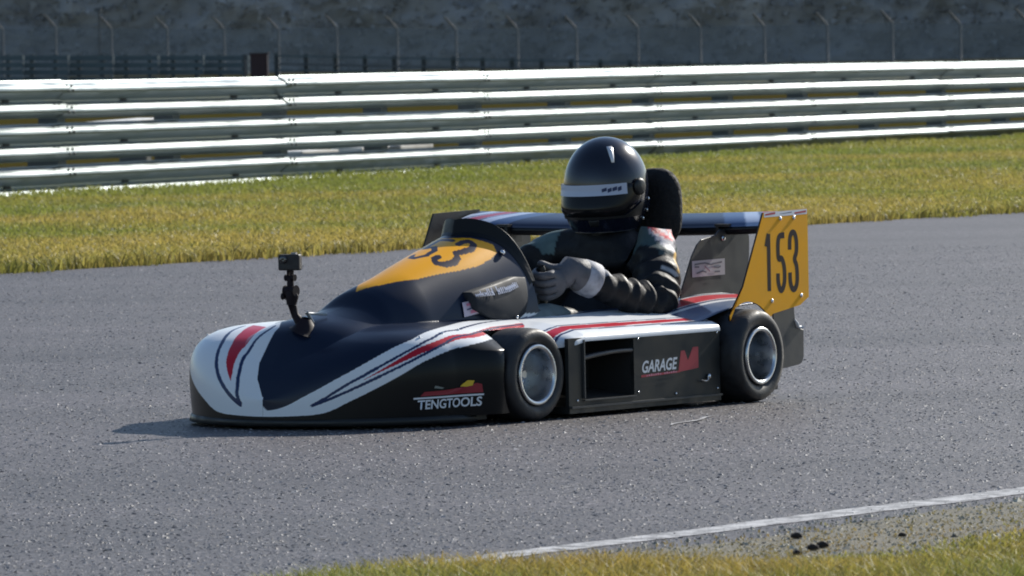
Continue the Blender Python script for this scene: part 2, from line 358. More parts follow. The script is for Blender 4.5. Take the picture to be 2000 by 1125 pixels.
for (px, py, r, lab) in [(1556, 1056, .017, 'dark lump of soil alone on the gravel below the white line'), (1588, 1079, .017, 'left one of two touching soil lumps at the grass edge'),
                         (1607, 1074, .018, 'right one of two touching soil lumps at the grass edge'), (1558, 1089, .014, 'soil lump in grass just below the lone lump on gravel'),
                         (1346, 1101, .012, 'smaller of two soil lumps at the bottom of the frame'), (1318, 1113, .016, 'flat soil lump lowest on the verge near the frame bottom'),
                         (1762, 1053, .012, 'small soil lump by the orange-tinged grass at right')]:
    x, y = on_ground(px, py); clod(x, y, r * .66, lab)

# ------------------------------------------------------------------ guard rail along the far verge
M_zinc = mat('galvanised_steel', (.26, .30, .305), .37, .72, noise=(2.5, .14), bump=.15, bump_scale=30, bump_dist=.002)
M_zincdark = mat('weathered_post_steel', (.12, .13, .13), .6, .5, noise=(8, .3))
M_hole = mat('dark_slot', (.02, .022, .022), .7)
rail = empty('guard_rail', (RAIL_P[0], RAIL_P[1], 0), 'galvanised triple-beam guard rail running along the far grass verge', 'guard rail')
PROF = [(0, .310), (.006, .300), (.060, .268), (.080, .252), (.083, .236), (.078, .222), (.018, .176), (.004, .160), (.004, .150), (.018, .138), (.060, .106), (.080, .090), (.083, .076), (.078, .064), (.018, .034), (.006, .026), (0, .020)]
def rail_local(t, d, z): return (*(RAIL_D * t + RAIL_N * d), z)
def beam_mesh(Lh):
    V = []; nn = 7
    for i in range(nn):
        t = Lh * i / (nn - 1)
        for d, z in PROF: V.append((t, d, z))
    back = [(t, d - .004, z) for t, d, z in V]; n0 = len(V); pr = len(PROF)
    Q = grid_faces(nn, pr); Q2 = Q[:, ::-1] + n0
    caps = []
    for e in (0, nn - 1):
        for j in range(pr - 1):
            a, b = e * pr + j, e * pr + j + 1; caps.append((a, b, b + n0, a + n0) if e == 0 else (a, a + n0, b + n0, b))
    return quad_mesh('beam', V + back, np.vstack([Q, Q2, np.array(caps)]), False)
BM = beam_mesh(4.09); PITCHZ = .322
rz = math.atan2(RAIL_D[1], RAIL_D[0])
bolt_me = None
V_, F_ = box_v((0, 0, 0), (.10, .010, .016)); SLOT = make_mesh('slot', V_, F_)
V_, F_ = lathe_y([(0, .0), (.017, .0), (.017, .008), (.01, .014), (0, .015)], 8); BOLT = make_mesh('bolt', V_, F_)
T0 = -7.05
def RAILZ(t): return .03 - .0028 * t
for i in range(10):
    for lvl, zb in enumerate((-.115, .21, .535)):
        dz = rng.normal(0, .006); o = obj('beam', BM, M_zinc if not BM.materials else None, rail)
        o.location = (*(RAIL_D * (T0 + 4 * i) + RAIL_N * (.001 + .0035 * (i % 2))), zb + dz * .5 + RAILZ(T0 + 4 * i)); o.rotation_euler = (rng.normal(0, .006), .0028 + rng.normal(0, .0006), rz); o.scale = (1, -1, 1)
        for t in (1.15, 3.15):
            s_ = obj('slot', SLOT, M_hole if not SLOT.materials else None, o); s_.location = (t, .008, .156)
        for t in (.06, .14):
            for zz in (.272, .237, .106, .07):
                s_ = obj('bolt', BOLT, M_zincdark if not BOLT.materials else None, o); s_.location = (t, .066 if zz in (.272, .106) else .082, zz); s_.scale = (.8, .8, .8)
V_, F_ = box_v((0, 0, .38), (.075, .11, 1.0)); POST = make_mesh('post', V_, F_)
V_, F_ = box_v((0, 0, 0), (.13, .12, .10)); BLK = make_mesh('spacer_block', V_, F_)
for i in range(21):
    t = T0 + 2 * i + .1
    o = obj('post', POST, M_zincdark if not POST.materials else None, rail); o.location = rail_local(t, -.13, RAILZ(t) - .05); o.rotation_euler = (0, 0, rz)
    for zz in (.19, .525):
        o = obj('spacer_block', BLK, M_zincdark if not BLK.materials else None, rail); o.location = rail_local(t, -.062, zz + RAILZ(t)); o.rotation_euler = (0, 0, rz)
# white slabs added behind the rail, standing in for sunlit patches in its gaps
M_filler = mat('sunlit_filler', (.72, .72, .70), .5, noise=(9, .15))
def filler(t, d, L, w, h, z, ang, lab):
    V, Fc = box_v((0, 0, 0), (L, w, h)); o = obj('sunlit_filler', make_mesh('sunlit_filler', V, Fc), M_filler, None, lab, 'filler', 'white fillers added for sunlit gaps in the guard rail')
    p = RAIL_P + RAIL_D * t - RAIL_N * d; o.location = (p[0], p[1], z); o.rotation_euler = (0, ang, rz); return bevel(o, .004)
filler(2.6, .55, 2.3, .30, .05, .50, math.radians(-1.0), 'long white filler added for sunlight in the upper rail gap at far left')
filler(3.6, .62, 2.6, .5, .07, .155, 0, 'low white board added for sunlight in the bottom rail gap, second from the left')
filler(6.6, .55, .75, .3, .10, .165, 0, 'short white filler added for sunlight in the bottom rail gap, third from the left')
filler(8.2, .55, 1.5, .3, .11, .165, 0, 'thick white board added for sunlight in the bottom rail gap, rightmost')
# added blocks that carry the long filler, so that nothing hangs in the air
for dx, side in ((-.8, 'left'), (.8, 'right')):
    V, Fc = box_v((0, 0, .235), (.09, .25, .47)); p = RAIL_P + RAIL_D * (2.6 + dx) - RAIL_N * .55
    o = bevel(obj('support_block', make_mesh('support_block', V, Fc), M_zincdark, None, side + ' dark block added to carry the long white filler behind the rail', 'block', 'blocks added under the long filler'), .006); o.location = (p[0], p[1], 0); o.rotation_euler = (0, 0, rz)

# ------------------------------------------------------------------ far background
def at(px, py, d):
    v = fwd + rt * ((px - 1000) / FOCAL) + up * ((562.5 - py) / FOCAL); t = d / v.y
    return np.array([v.x * t, v.y * t, CAM_H + v.z * t])
M_farsteel = mat('far_weathered_steel', (.09, .12, .13), .6, .2, noise=(1.2, .3))
M_farpost = mat('fence_post_concrete', (.10, .108, .112), .8, noise=(2, .2))
M_fardark = mat('far_dark_steel', (.035, .045, .05), .6, .2)
fr = empty('far_guard_rail', tuple(at(240, 160, 232)), 'dark three-beam guard rail across the distance, left of the maroon box', 'guard rail')
base = np.array(fr.location)
def far_bar(name, p, q, h, d, m, parent, base):
    p, q = np.array(p), np.array(q); L = np.linalg.norm((q - p)[:2]); V, Fc = box_v((L / 2, 0, 0), (L, d, h))
    o = obj(name, make_mesh(name, V, Fc), m, parent); o.location = tuple(p - base)
    o.rotation_euler = (0, -math.atan2(q[2] - p[2], L), math.atan2((q - p)[1], (q - p)[0])); return o
for k, yy in enumerate((113, 127, 141, 155)):
    for i in range(6):
        x0, x1 = -40 + i * 88, -40 + (i + 1) * 88 - 2
        far_bar('beam', at(x0, yy + .5, 232), at(x1, yy, 231.5), .17, .08, M_farsteel, fr, base)
for i in range(12):
    p = at(-30 + i * 46, 108, 232.4); V, Fc = box_v((0, 0, -p[2] / 2 - .4), (.14, .14, p[2] + .85)); o = obj('post', make_mesh('post', V, Fc), M_fardark, fr); o.location = tuple(p - base)
pf = empty('far_rail_fence', tuple(at(800, 150, 236)), 'dark distant post and rail fence right of the maroon box', 'fence'); base = np.array(pf.location)
def ftop(px): return 106 + (px - 540) * .0185
for k, dy in enumerate((3, 19, 31)):
    for i in range(10):
        x0, x1 = 540 + i * 116, 540 + (i + 1) * 116
        far_bar('rail', at(x0, ftop(x0) + dy, 236), at(x1 - 1, ftop(x1) + dy, 236), .06, .06, M_farsteel if dy != 19 else M_farpost, pf, base)
for i in range(21):
    px = 540 + i * 57.5; p = at(px, ftop(px), 236.2); V, Fc = box_v((0, 0, -p[2] / 2 - .4), (.15, .12, p[2] + .85)); o = obj('post', make_mesh('post', V, Fc), M_fardark, pf); o.location = tuple(p - base)
# maroon marshal box with a pale post beside it
b0 = at(507, 152, 230); h = at(507, 106, 230)[2] - b0[2]
V, Fc = join([box_v((0, 0, h / 2 - .3), (.58, .5, h + .6)), box_v((0, 0, h + .02), (.66, .58, .05)), box_v((.12, -.26, h * .45), (.2, .03, h * .5))])
obj('marshal_box', make_mesh('marshal_box', V, Fc), mat('maroon_paint', (.035, .012, .016), .6), None, 'dark maroon box standing between the two distant rails', 'box', loc=tuple(b0))
V, Fc = join([tube_v([(0, 0, -.6), (0, 0, h)], .05), box_v((0, -.06, h * .9), (.16, .03, .12))])
obj('marker_post', make_mesh('marker_post', V, Fc), M_farpost, None, 'pale thin post just left of the maroon box', 'post', loc=tuple(at(479, 152, 230.5)))
# cranked concrete fence with netting
fence = empty('perimeter_fence', tuple(at(1000, 130, 290)), 'tall netting fence on cranked pale posts far behind the track', 'fence'); base = np.array(fence.location)
bends = [(-100, 58), (5, 57), (108, 52), (217, 55), (326, 56), (437, 56), (543, 57), (657, 53), (775, 55), (890, 57), (1010, 55), (1125, 55), (1245, 53), (1367, 52), (1492, 50), (1615, 48), (1742, 44), (1875, 46), (2005, 40), (2140, 40)]
M_net = bpy.data.materials.new('fence_netting'); M_net.use_nodes = True; nt = M_net.node_tree
pb = nt.nodes['Principled BSDF']; pb.inputs['Base Color'].default_value = (.20, .22, .235, 1); pb.inputs['Roughness'].default_value = .8
tr = nt.nodes.new('ShaderNodeBsdfTransparent'); ms = nt.nodes.new('ShaderNodeMixShader'); ms.inputs['Fac'].default_value = .5
nt.links.new(tr.outputs[0], ms.inputs[1]); nt.links.new(pb.outputs[0], ms.inputs[2]); nt.links.new(ms.outputs[0], nt.nodes['Material Output'].inputs['Surface'])
prev = None
for i, (px, py) in enumerate(bends):
    d = 310 - 50 * px / 2000; p = at(px, py, d); s = d / FOCAL
    V, Fc = tube_v([(0, 0, -p[2] - .4), (0, 0, -.02), (-.10, 0, .10), (-22 * s, -.1, 24 * s)], [.055, .05, .05, .035], 8)
    o = obj('post', make_mesh('post', V, Fc, True), M_farpost, fence); o.location = tuple(p - base)
    if prev is not None:
        a, b = prev - base, p - base; gz = -base[2] - .3
        V = [(a[0], a[1] - .12, gz), (b[0], b[1] - .12, gz), (b[0], b[1] - .12, b[2]), (a[0], a[1] - .12, a[2])]
        o = obj('netting', quad_mesh('netting', V, [(0, 1, 2, 3)]), M_net, fence)
    prev = p
# a small lamp head glinting over the fence
p = at(193, 20, 300); V, Fc = join([tube_v([(0, 0, -p[2] - .3), (0, 0, 0)], .04), box_v((-.05, 0, .02), (.28, .2, .16))])
obj('lamp_post', make_mesh('lamp_post', V, Fc), M_farpost, None, 'thin post with a pale head rising over the fence at upper left', 'lamp post', loc=tuple(p))
# the wood and scrub behind the fence: one mass of bumpy canopy with loose leaf clumps on it
xw, tw = np.meshgrid(np.linspace(-62, 62, 420), np.linspace(0, 1, 90), indexing='ij')
def fbm(x, z, k): return sum(mnoise.noise((x * k * 2 ** o, z * k * 2 ** o, 7.7 + o)) / 1.7 ** o for o in range(4))
nzf = np.array([[fbm(float(x_), float(t_) * 17, .22) for x_, t_ in zip(r1, r2)] for r1, r2 in zip(xw, tw)])
V = np.stack([xw, 335 + 22 * tw ** 3 - 1.1 * nzf, -1 + 17 * tw + .3 * nzf], -1)
Cw = np.array([.36, .345, .325]) * (1 + .16 * nzf[..., None]) + np.array([.02, .01, .006]) * np.clip(nzf[..., None], 0, 1)  # foliage tone lifted to a pale grey in place of haze
n = 26000; i_ = rng.integers(0, 420, n); j_ = rng.integers(0, 90, n); ctr = V[i_, j_] + rng.normal(0, .15, (n, 3)) - [0, .25, 0]
LV = ctr[:, None, :] + rng.normal(0, .12, (n, 4, 3)); nv0 = 420 * 90
me = quad_mesh('wood', np.vstack([V.reshape(-1, 3), LV.reshape(-1, 3)]), np.vstack([grid_faces(420, 90), nv0 + np.arange(4 * n).reshape(-1, 4)]))
set_paint(me, np.clip(np.vstack([Cw.reshape(-1, 3), np.repeat(Cw[i_, j_] * rng.uniform(.7, 1.2, (n, 1)), 4, axis=0)]), .01, 1))
obj('wood', me, mat('wood_foliage', attr='paint', rough=.9, spec=.1), kind='stuff', label='dark blurred wood filling the distance behind the netting fence', cat='wood')
# the rising bank that the wood grows on
X, T = np.meshgrid(np.linspace(-90, 90, 60), np.linspace(0, 1, 12), indexing='ij')
Zb = -.5 + 20 * T ** .8 + np.array([[mnoise.noise((x * .1, t * 5, 1)) for x, t in zip(r1, r2)] for r1, r2 in zip(X, T)])
V = np.stack([X, 398 + 40 * T, Zb], -1).reshape(-1, 3)
obj('bank', quad_mesh('bank', V, grid_faces(60, 12), True), mat('bank_soil', (.035, .036, .033), .95, noise=(.3, .3)), kind='structure')
# ------------------------------------------------------------------ the superkart (local axes: x forwards, y to its left, z up)
TH = math.radians(34)
KART_O = (0.19718, 20.81340, 0.0)
HEAD = Vector((-math.sin(TH), -math.cos(TH), 0)); LEFT = Vector((math.cos(TH), -math.sin(TH), 0))
KROT = math.atan2(HEAD.y, HEAD.x)
kart = empty('superkart', KART_O, 'black and white racing superkart number 153 with orange end plates and rear wing', 'kart')
kart.rotation_euler = (0, 0, KROT)

# --- nose fairing with the offset steering cowl, one moulded shell
def half_width(x):
    e = np.clip((np.asarray(x, float) - 1.2) / .43, 0, 1); return .485 * np.sqrt(np.maximum(1 - e ** 2, 0)) + .0005
deck_z = curve([(.65, .283), (1.1, .291), (1.3, .289), (1.4, .279), (1.48, .257), (1.55, .213), (1.6, .15), (1.63, .085)])
crest_z = curve([(.6, .592), (.9, .507), (1.24, .402), (1.28, .382), (1.33, .335), (1.40, .316), (1.46, .302), (1.51, .278), (1.55, .225), (1.59, .14), (1.63, .02)])
crest_w = curve([(.6, .195), (.9, .178), (1.25, .14), (1.35, .16), (1.45, .19), (1.6, .1), (1.63, .03)])
crest_y = curve([(.6, .12), (1.15, .12), (1.5, .01), (1.63, 0)])
NB, ZB = 5., .030
FWX = 1.045                        # front axle
def flare(x, z):
    t = np.clip((1.33 - np.asarray(x, float)) / .14, 0, 1); return .055 * t * t * (3 - 2 * t) * np.clip((.262 - z) / .05, 0, 1)
def side_y(x, z):
    """half width of the nose side at a height"""
    b = half_width(x); zt = deck_z(x); r = np.clip((z - ZB) / (zt - ZB), 0, 1)
    y = b * np.power(np.maximum(1 - r ** NB, 0), 1 / NB); return y * (1 - .03 * (1 - np.clip((z - ZB) / .2, 0, 1)) ** 2) + flare(x, z)
def cowl_z(x, y):
    q = np.abs(y - crest_y(x)) / crest_w(x); z0 = deck_z(x) - .03
    return z0 + (crest_z(x) - z0) * np.power(np.maximum(1 - q ** 2.4, 0), .6)
def nose_section(x, nv):
    b = float(half_width(x)); zt = float(deck_z(x)); y = np.linspace(-.95, .95, 1400) * b; zz = np.linspace(0, 1, 500)[:-1]
    f = lambda r: np.power(np.maximum(1 - np.abs(r) ** NB, 0), 1 / NB)
    zs = zz * f(.95); ys = f(zs)
    Y = np.r_[-b * ys, y, (b * ys)[::-1]][::-1]; Z = ZB + (zt - ZB) * np.r_[zs, f(y / b), zs[::-1]][::-1]
    Y = Y * (1 - .03 * (1 - np.clip((Z - ZB) / .2, 0, 1)) ** 2)
    Y = Y + np.sign(Y) * flare(x, Z) * (np.abs(Y) > .8 * b)
    q = np.abs(Y - crest_y(x)) / crest_w(x); c = cowl_z(x, Y); k = .010
    top = .5 * (Z + c + np.sqrt((Z - c) ** 2 + k * k)); Z = np.where((q < 1) & (x < 1.585), np.maximum(top - .5 * k * np.clip(q, 0, 1), Z), Z)
    s = np.r_[0, np.cumsum(np.hypot(np.diff(Y), np.diff(Z)))]; t = np.linspace(0, s[-1], nv)
    return np.interp(t, s, Y), np.interp(t, s, Z)
NU, NV = 430, 520
xs = np.r_[np.linspace(.66, 1.2, 215, endpoint=False), 1.2 + .43 * np.sin(np.linspace(0, np.pi / 2, 215))]
G = np.zeros((NU, NV, 3))
for i, x in enumerate(xs):
    y, z = nose_section(x, NV); G[i, :, 0] = x; G[i, :, 1] = y; G[i, :, 2] = z
V = G.reshape(-1, 3); S, T = np.meshgrid(np.linspace(0, 1, NU), np.linspace(0, 1, NV), indexing='ij'); S, T = S.ravel(), T.ravel()
x, y, z = V.T
RED_FAR = [(0.8881, 0.7592), (0.8298, 0.7303), (0.8042, 0.7148), (0.7552, 0.6956), (0.6853, 0.6821), (0.6131, 0.6859), (0.660, 0.600), (0.7200, 0.612), (0.7552, 0.6281), (0.7832, 0.6551), (0.8182, 0.6763), (0.8671, 0.7225)]
RED_NEAR = [(0.7972, 0.1252), (0.7296, 0.1480), (0.6713, 0.1657), (0.5478, 0.183), (0.3706, 0.1985), (0.1, 0.202), (0.1, 0.187), (0.3823, 0.1773), (0.5385, 0.1657), (0.6573, 0.1522), (0.7296, 0.1387)]
LINES = [[(1.351, -.262, .282), (1.417, -.258, .272), (1.497, -.234, .243), (1.549, -.217, .203), (1.574, -.201, .171), (1.589, -.183, .147), (1.61, -.139, .106), (1.624, -.08, .069)],
         [(1.624, -.079, .07), (1.612, -.099, .124), (1.592, -.107, .162), (1.558, -.113, .205), (1.526, -.101, .245), (1.5, -.07, .277), (1.479, -.06, .29)],
         [(1.609, .148, .067), (1.571, .24, .124), (1.511, .323, .178), (1.417, .384, .231), (1.238, .389, .27), (1.027, .346, .28), (.843, .311, .282), (.66, .3, .282)],
         [(1.609, .148, .067), (1.56, .262, .115), (1.486, .356, .168), (1.375, .418, .223), (1.2, .426, .256), (.961, .39, .27), (.66, .37, .275)]]
C = np.tile(np.array(DARK), (len(V), 1))
zlow = curve(list(zip([.66, .93, 1.03, 1.19, 1.32, 1.41, 1.497, 1.56, 1.60, 1.63], [.262, .258, .249, .238, .219, .19, .135, .084, .046, .038])))(x)
zup = curve(list(zip([1.39, 1.45, 1.5, 1.568, 1.611, 1.63], [.255, .235, .209, .154, .098, .055])))(x)
yup = curve(list(zip([.66, .92, 1.032, 1.232, 1.33, 1.40], [.30, .296, .305, .353, .366, .3655])))(x)
yfar = np.interp(x, [.66, 1.2, 1.35, 1.43, 1.495, 1.528, 1.556, 1.574, 1.604, 1.626, 1.63], [-.28, -.24, -.16, -.07, -.035, -.039, -.046, -.05, -.036, -.004, .02])
bonnet = np.where(y > 0, np.where(x > 1.4, z > zup, y < yup), (y > yfar))
bonnet &= (y > .03) | (x < 1.55) | (z > .052 + ((.03 - y) / .06) ** 2 * .065)
bonnet |= (z > deck_z(x) + .010) & (x < 1.3)
white = (z > zlow) & ~bonnet
C[white] = WHITE; C[z <= zlow] = BLACK
C[inside(RED_FAR, S, T) | (inside(RED_NEAR, S, T) & white)] = RED
for L, w in zip(LINES, (.0062, .0062, .0038, .0038)):
    near = np.array(L); ij = [int(np.argmin(((V - p) ** 2).sum(1))) for p in near]; st_ = np.array([(i_ // NV, i_ % NV) for i_ in ij], float)
    tt = np.linspace(0, len(st_) - 1, 25 * len(st_)); kk = np.arange(len(st_)); sm = lambda v_: np.convolve(np.pad(v_, 8, mode='edge'), np.ones(17) / 17, 'valid')
    L = G[np.round(sm(np.interp(tt, kk, st_[:, 0]))).astype(int), np.round(sm(np.interp(tt, kk, st_[:, 1]))).astype(int)]
    m = (x > near[:, 0].min() - .05) & (np.sign(y) == np.sign(near[2, 1])) & white
    idx = np.where(m)[0]; d = stroke_dist(V[idx], L); C[idx[d < w]] = NAVY
# orange number field on the cowl with its digits
dy = y - crest_y(x)
f_low = np.interp(x, [.78, .818, .886, .971, 1.14, 1.241, 1.285], [.119, .123, .124, .113, .079, .039, 0])
g_top = np.interp(np.abs(dy), [0, .028, .056, .081, .103, .12], [.863, .851, .826, .803, .776, .783])
yel = (np.abs(dy) < f_low) & (x > g_top) & (x < 1.285) & (z > deck_z(x) + .015)
C[yel] = ORANGE
P2 = np.stack([x, dy], 1)
DIG = [[(.885, .053), (.862, .054), (.843, .063), (.84, .078), (.866, .086), (.905, .080), (.931, .074), (.938, .087), (.966, .093), (1.004, .085), (1.026, .069), (1.012, .054), (.99, .055)],
       [(.875, .026), (.875, -.020), (.945, -.022), (.94, .006), (.965, .024), (1.01, .024), (1.04, .004), (1.03, -.016), (1.01, -.022)],
       [(.86, -.075), (1.05, -.075)], [(.86, -.075), (.885, -.09)]]
idx = np.where(yel)[0]
for D_ in DIG: d = stroke_dist(P2[idx], D_); C[idx[d < .0092]] = (.02, .014, .03)
# cut the rear of the cowl to its swept-back rim
RIMX = lambda a: np.interp(np.abs(a), [0, .06, .12, .178, .2], [.835, .795, .73, .672, .665])
Q = grid_faces(NU, NV); cen = V[Q].mean(1); dyc = cen[:, 1] - crest_y(cen[:, 0])
Q = Q[~((cen[:, 0] < RIMX(dyc)) & (cen[:, 2] > deck_z(cen[:, 0]) + .02))]; cen = V[Q].mean(1)
Q = Q[~((np.abs(cen[:, 1]) > .40) & (cen[:, 2] < .262) & (((cen[:, 0] - FWX) ** 2 + (cen[:, 2] - .134) ** 2 < .152 ** 2) | (cen[:, 0] < FWX)))]          # front wheel arches
me = quad_mesh('nose_fairing', V, Q[:, ::-1], True); set_paint(me, C)
nose = obj('nose_fairing', me, M_paint, kart)
# swept windscreen lip along the rim
a = np.linspace(-.172, .172, 70); rx = RIMX(a); rzc = np.array([float(cowl_z(xx, .12 + aa)) for xx, aa in zip(rx, a)])
hh = .046 * np.clip((1 - (np.abs(a) / .18) ** 3), .12, 1)
V1 = np.stack([rx + .012, .12 + a, rzc - .004], 1); V2 = np.stack([rx + .001, .12 + a * 1.0, rzc + .006], 1); V3 = np.stack([rx - .012, .12 + a * 1.0, rzc + hh], 1); V4 = V3 + [-.003, 0, -.001]; V5 = np.stack([rx - .007, .12 + a * .985, rzc - .004], 1)
V = np.stack([V1, V2, V3, V4, V5], 1).reshape(-1, 3)
obj('windscreen_lip', quad_mesh('windscreen_lip', V, grid_faces(70, 5, wrap_v=True), False), mat('smoked_screen', (.005, .006, .007), .4, spec=.25, noise=(15, .2)), nose)
V, Fc = lathe_y([(0, 0), (.009, 0), (.009, .004), (.005, .007), (0, .008)], 10); SCREW = make_mesh('bolt', V, Fc, True)
def screw(p, parent, ax=(0, 0, 0), sc=1., m=None):
    o = obj('bolt', SCREW, M_chrome if not SCREW.materials else None, parent); o.location = p; o.rotation_euler = ax; o.scale = (sc,) * 3; return o
screw((.765, .245, float(cowl_z(.765, .245)) + .001), nose, (math.radians(50), 0, 0), 1.1)
for fx in (1.22, 1.30, 1.38):
    for sg in (1, -1):
        zz = .268 - .10 * max(0, fx - 1.25); yy = float(side_y(fx, zz)); screw((fx, (yy + .0005) * sg, zz), nose, (math.radians(35) * sg if sg > 0 else math.pi - math.radians(35), 0, 0), .5)
# lettering and crest on the lower nose side
def side_pt(xx, zz, off=.003): return (xx, float(side_y(xx, zz)) + off * .95, zz)
me, tv = text_mesh('TENGTOOLS', spacing=.98, bold=.022); map_text(me, tv, lambda s, t: side_pt(1.436 - .176 * s, .052 + .004 * s + .027 * t)); obj('lettering', me, M_white, nose)
def strip_on_side(name, pts_lo, pts_hi, m, n=14, off=.0025):
    V = []
    for s in np.linspace(0, 1, n):
        for pts in (pts_lo, pts_hi):
            p = np.array(pts); k = np.linspace(0, 1, len(p)); V.append(side_pt(np.interp(s, k, p[:, 0]), np.interp(s, k, p[:, 1]), off))
    return obj(name, quad_mesh(name, V, grid_faces(n, 2)), m, nose)
strip_on_side('lettering_bar', [(1.446, .0815), (1.256, .086)], [(1.446, .0865), (1.256, .091)], M_white)
strip_on_side('red_swoosh', [(1.43, .090), (1.34, .0925), (1.258, .0945)], [(1.42, .102), (1.36, .105), (1.30, .112), (1.275, .122), (1.262, .118)], mat('dark_red_print', (.30, .018, .03), .5))
strip_on_side('yellow_emblem', [(1.318, .1135), (1.30, .112), (1.285, .115)], [(1.312, .119), (1.298, .130), (1.281, .129)], M_yellowp, off=.004)
strip_on_side('grey_emblem', [(1.395, .112), (1.372, .109)], [(1.392, .119), (1.366, .112)], mat('grey_print', (.2, .22, .2), .5), off=.003)
# square sticker and name on the cowl side
def cowl_side(xx, zz, off=.003):
    ys = np.linspace(.12, .12 + float(crest_w(xx)) * .9999, 400); cz = cowl_z(xx, ys); i = int(np.argmin(np.abs(cz - zz))); return (xx, float(ys[i]) + off, zz)
def cowl_patch(name, lo0, lo1, hi0, hi1, m, off=.003, n=10):
    V = []
    for s in np.linspace(0, 1, n):
        for t in np.linspace(0, 1, 5):
            p = (np.array(lo0) * (1 - s) + np.array(lo1) * s) * (1 - t) + (np.array(hi0) * (1 - s) + np.array(hi1) * s) * t; V.append(cowl_side(p[0], p[1], off))
    return obj(name, quad_mesh(name, V, grid_faces(n, 5)), m, nose)
cowl_patch('square_sticker', (1.022, .296), (.941, .307), (1.019, .338), (.936, .347), mat('pale_pink_print', (.55, .48, .58), .4), .004)
cowl_patch('sticker_mark', (1.005, .327), (.965, .332), (1.005, .334), (.965, .339), M_pinkp, .0055)
cowl_patch('sticker_mark', (.995, .305), (.955, .311), (.992, .314), (.952, .320), M_pinkp, .0055)
cowl_patch('sticker_mark', (1.008, .315), (.97, .322), (1.006, .319), (.966, .327), M_navyp, .0055)
# rounded knuckle guard bulging from the cowl side, with the driver's name in white
def guard_pt(s, t):
    lo = np.array([(.985, .318), (.93, .292), (.86, .276), (.80, .270), (.74, .296), (.72, .33)]); hi = np.array([(1.0, .366), (.95, .376), (.90, .384), (.84, .394), (.78, .404), (.715, .40)])
    k = np.linspace(0, 1, 6); l_ = np.array([np.interp(s, k, lo[:, 0]), np.interp(s, k, lo[:, 1])]); h_ = np.array([np.interp(s, k, hi[:, 0]), np.interp(s, k, hi[:, 1])])
    p = l_ * (1 - t) + h_ * t; bul = (np.sin(math.pi * min(max(s * .93 + .04, 0), 1)) ** .5) * (math.sin(math.pi * (t * .9 + .05)) ** .45)
    return (p[0], .288 + .020 * bul + .012 * (1 - t), p[1])
V = [guard_pt(s, t) for s in np.linspace(0, 1, 40) for t in np.linspace(0, 1, 24)]
Vb = [(p[0], .262, p[2]) for p in V]
Q = grid_faces(40, 24); nn = len(V); rim = [0 + j for j in range(24)] + [i * 24 + 23 for i in range(1, 40)] + [39 * 24 + j for j in range(22, -1, -1)] + [i * 24 for i in range(38, 0, -1)]
Qs = np.array([(rim[i], rim[(i + 1) % len(rim)], rim[(i + 1) % len(rim)] + nn, rim[i] + nn) for i in range(len(rim))])
guard = obj('knuckle_guard', quad_mesh('knuckle_guard', V + Vb, np.vstack([Q, Qs]), True), mat('dark_blue_black_shell', (.009, .013, .02), .55, spec=.3, noise=(12, .15)), kart)
V, Fc = [], []; u_ = 0.0; sr = random.Random(3)                     # a line of small writing too fine to read
while u_ < 1:
    if abs(u_ - .44) < .03: u_ += .07
    w_, tall = sr.uniform(.018, .026), sr.choice((.6, .66, .7, 1.0)); k_ = len(V)
    for (du, tt) in ((0, 0), (w_, 0), (w_ + .012 * tall, tall), (.012 * tall, tall)):
        p = guard_pt(.03 + .74 * min(u_ + du, 1), .74 + .22 * tt); V.append((p[0], p[1] + .004, p[2]))
    Fc.append((k_, k_ + 1, k_ + 2, k_ + 3))
    k_ = len(V)
    if sr.random() < .7:
        for (du, tt) in ((w_ * .6, .25), (w_ + .026, .25), (w_ + .028, .5), (w_ * .6, .5)):
            p = guard_pt(.03 + .74 * min(u_ + du, 1), .74 + .22 * tt); V.append((p[0], p[1] + .0045, p[2]))
        Fc.append((k_, k_ + 1, k_ + 2, k_ + 3))
    u_ += w_ + sr.uniform(.014, .022)
obj('fine_lettering', make_mesh('fine_lettering', V, Fc), mat('pale_blue_print', (.42, .46, .58), .4), guard)
screw((.80, .318, .287), guard, (0, 0, 0), .6)

# --- floor, side pods
M_shield = mat('gloss_black_shell', BLACK, .4, spec=.24, noise=(12, .1))
out = [(1.60, .10), (1.56, .24), (1.48, .35), (1.36, .44), (1.2, .475), (1.19, .47), (1.18, .40), (.92, .40), (.915, .572), (.15, .605), (.13, .46), (-.42, .45)]
out = out + [(a_, -b_) for a_, b_ in out[::-1]]
V = [(a_, b_, .014) for a_, b_ in out] + [(a_, b_, .033) for a_, b_ in out]; n_ = len(out)
obj('floor_pan', make_mesh('floor_pan', V, [list(range(n_))[::-1], list(range(n_, 2 * n_))] + [(i, (i + 1) % n_, (i + 1) % n_ + n_, i + n_) for i in range(n_)]), M_black, kart)
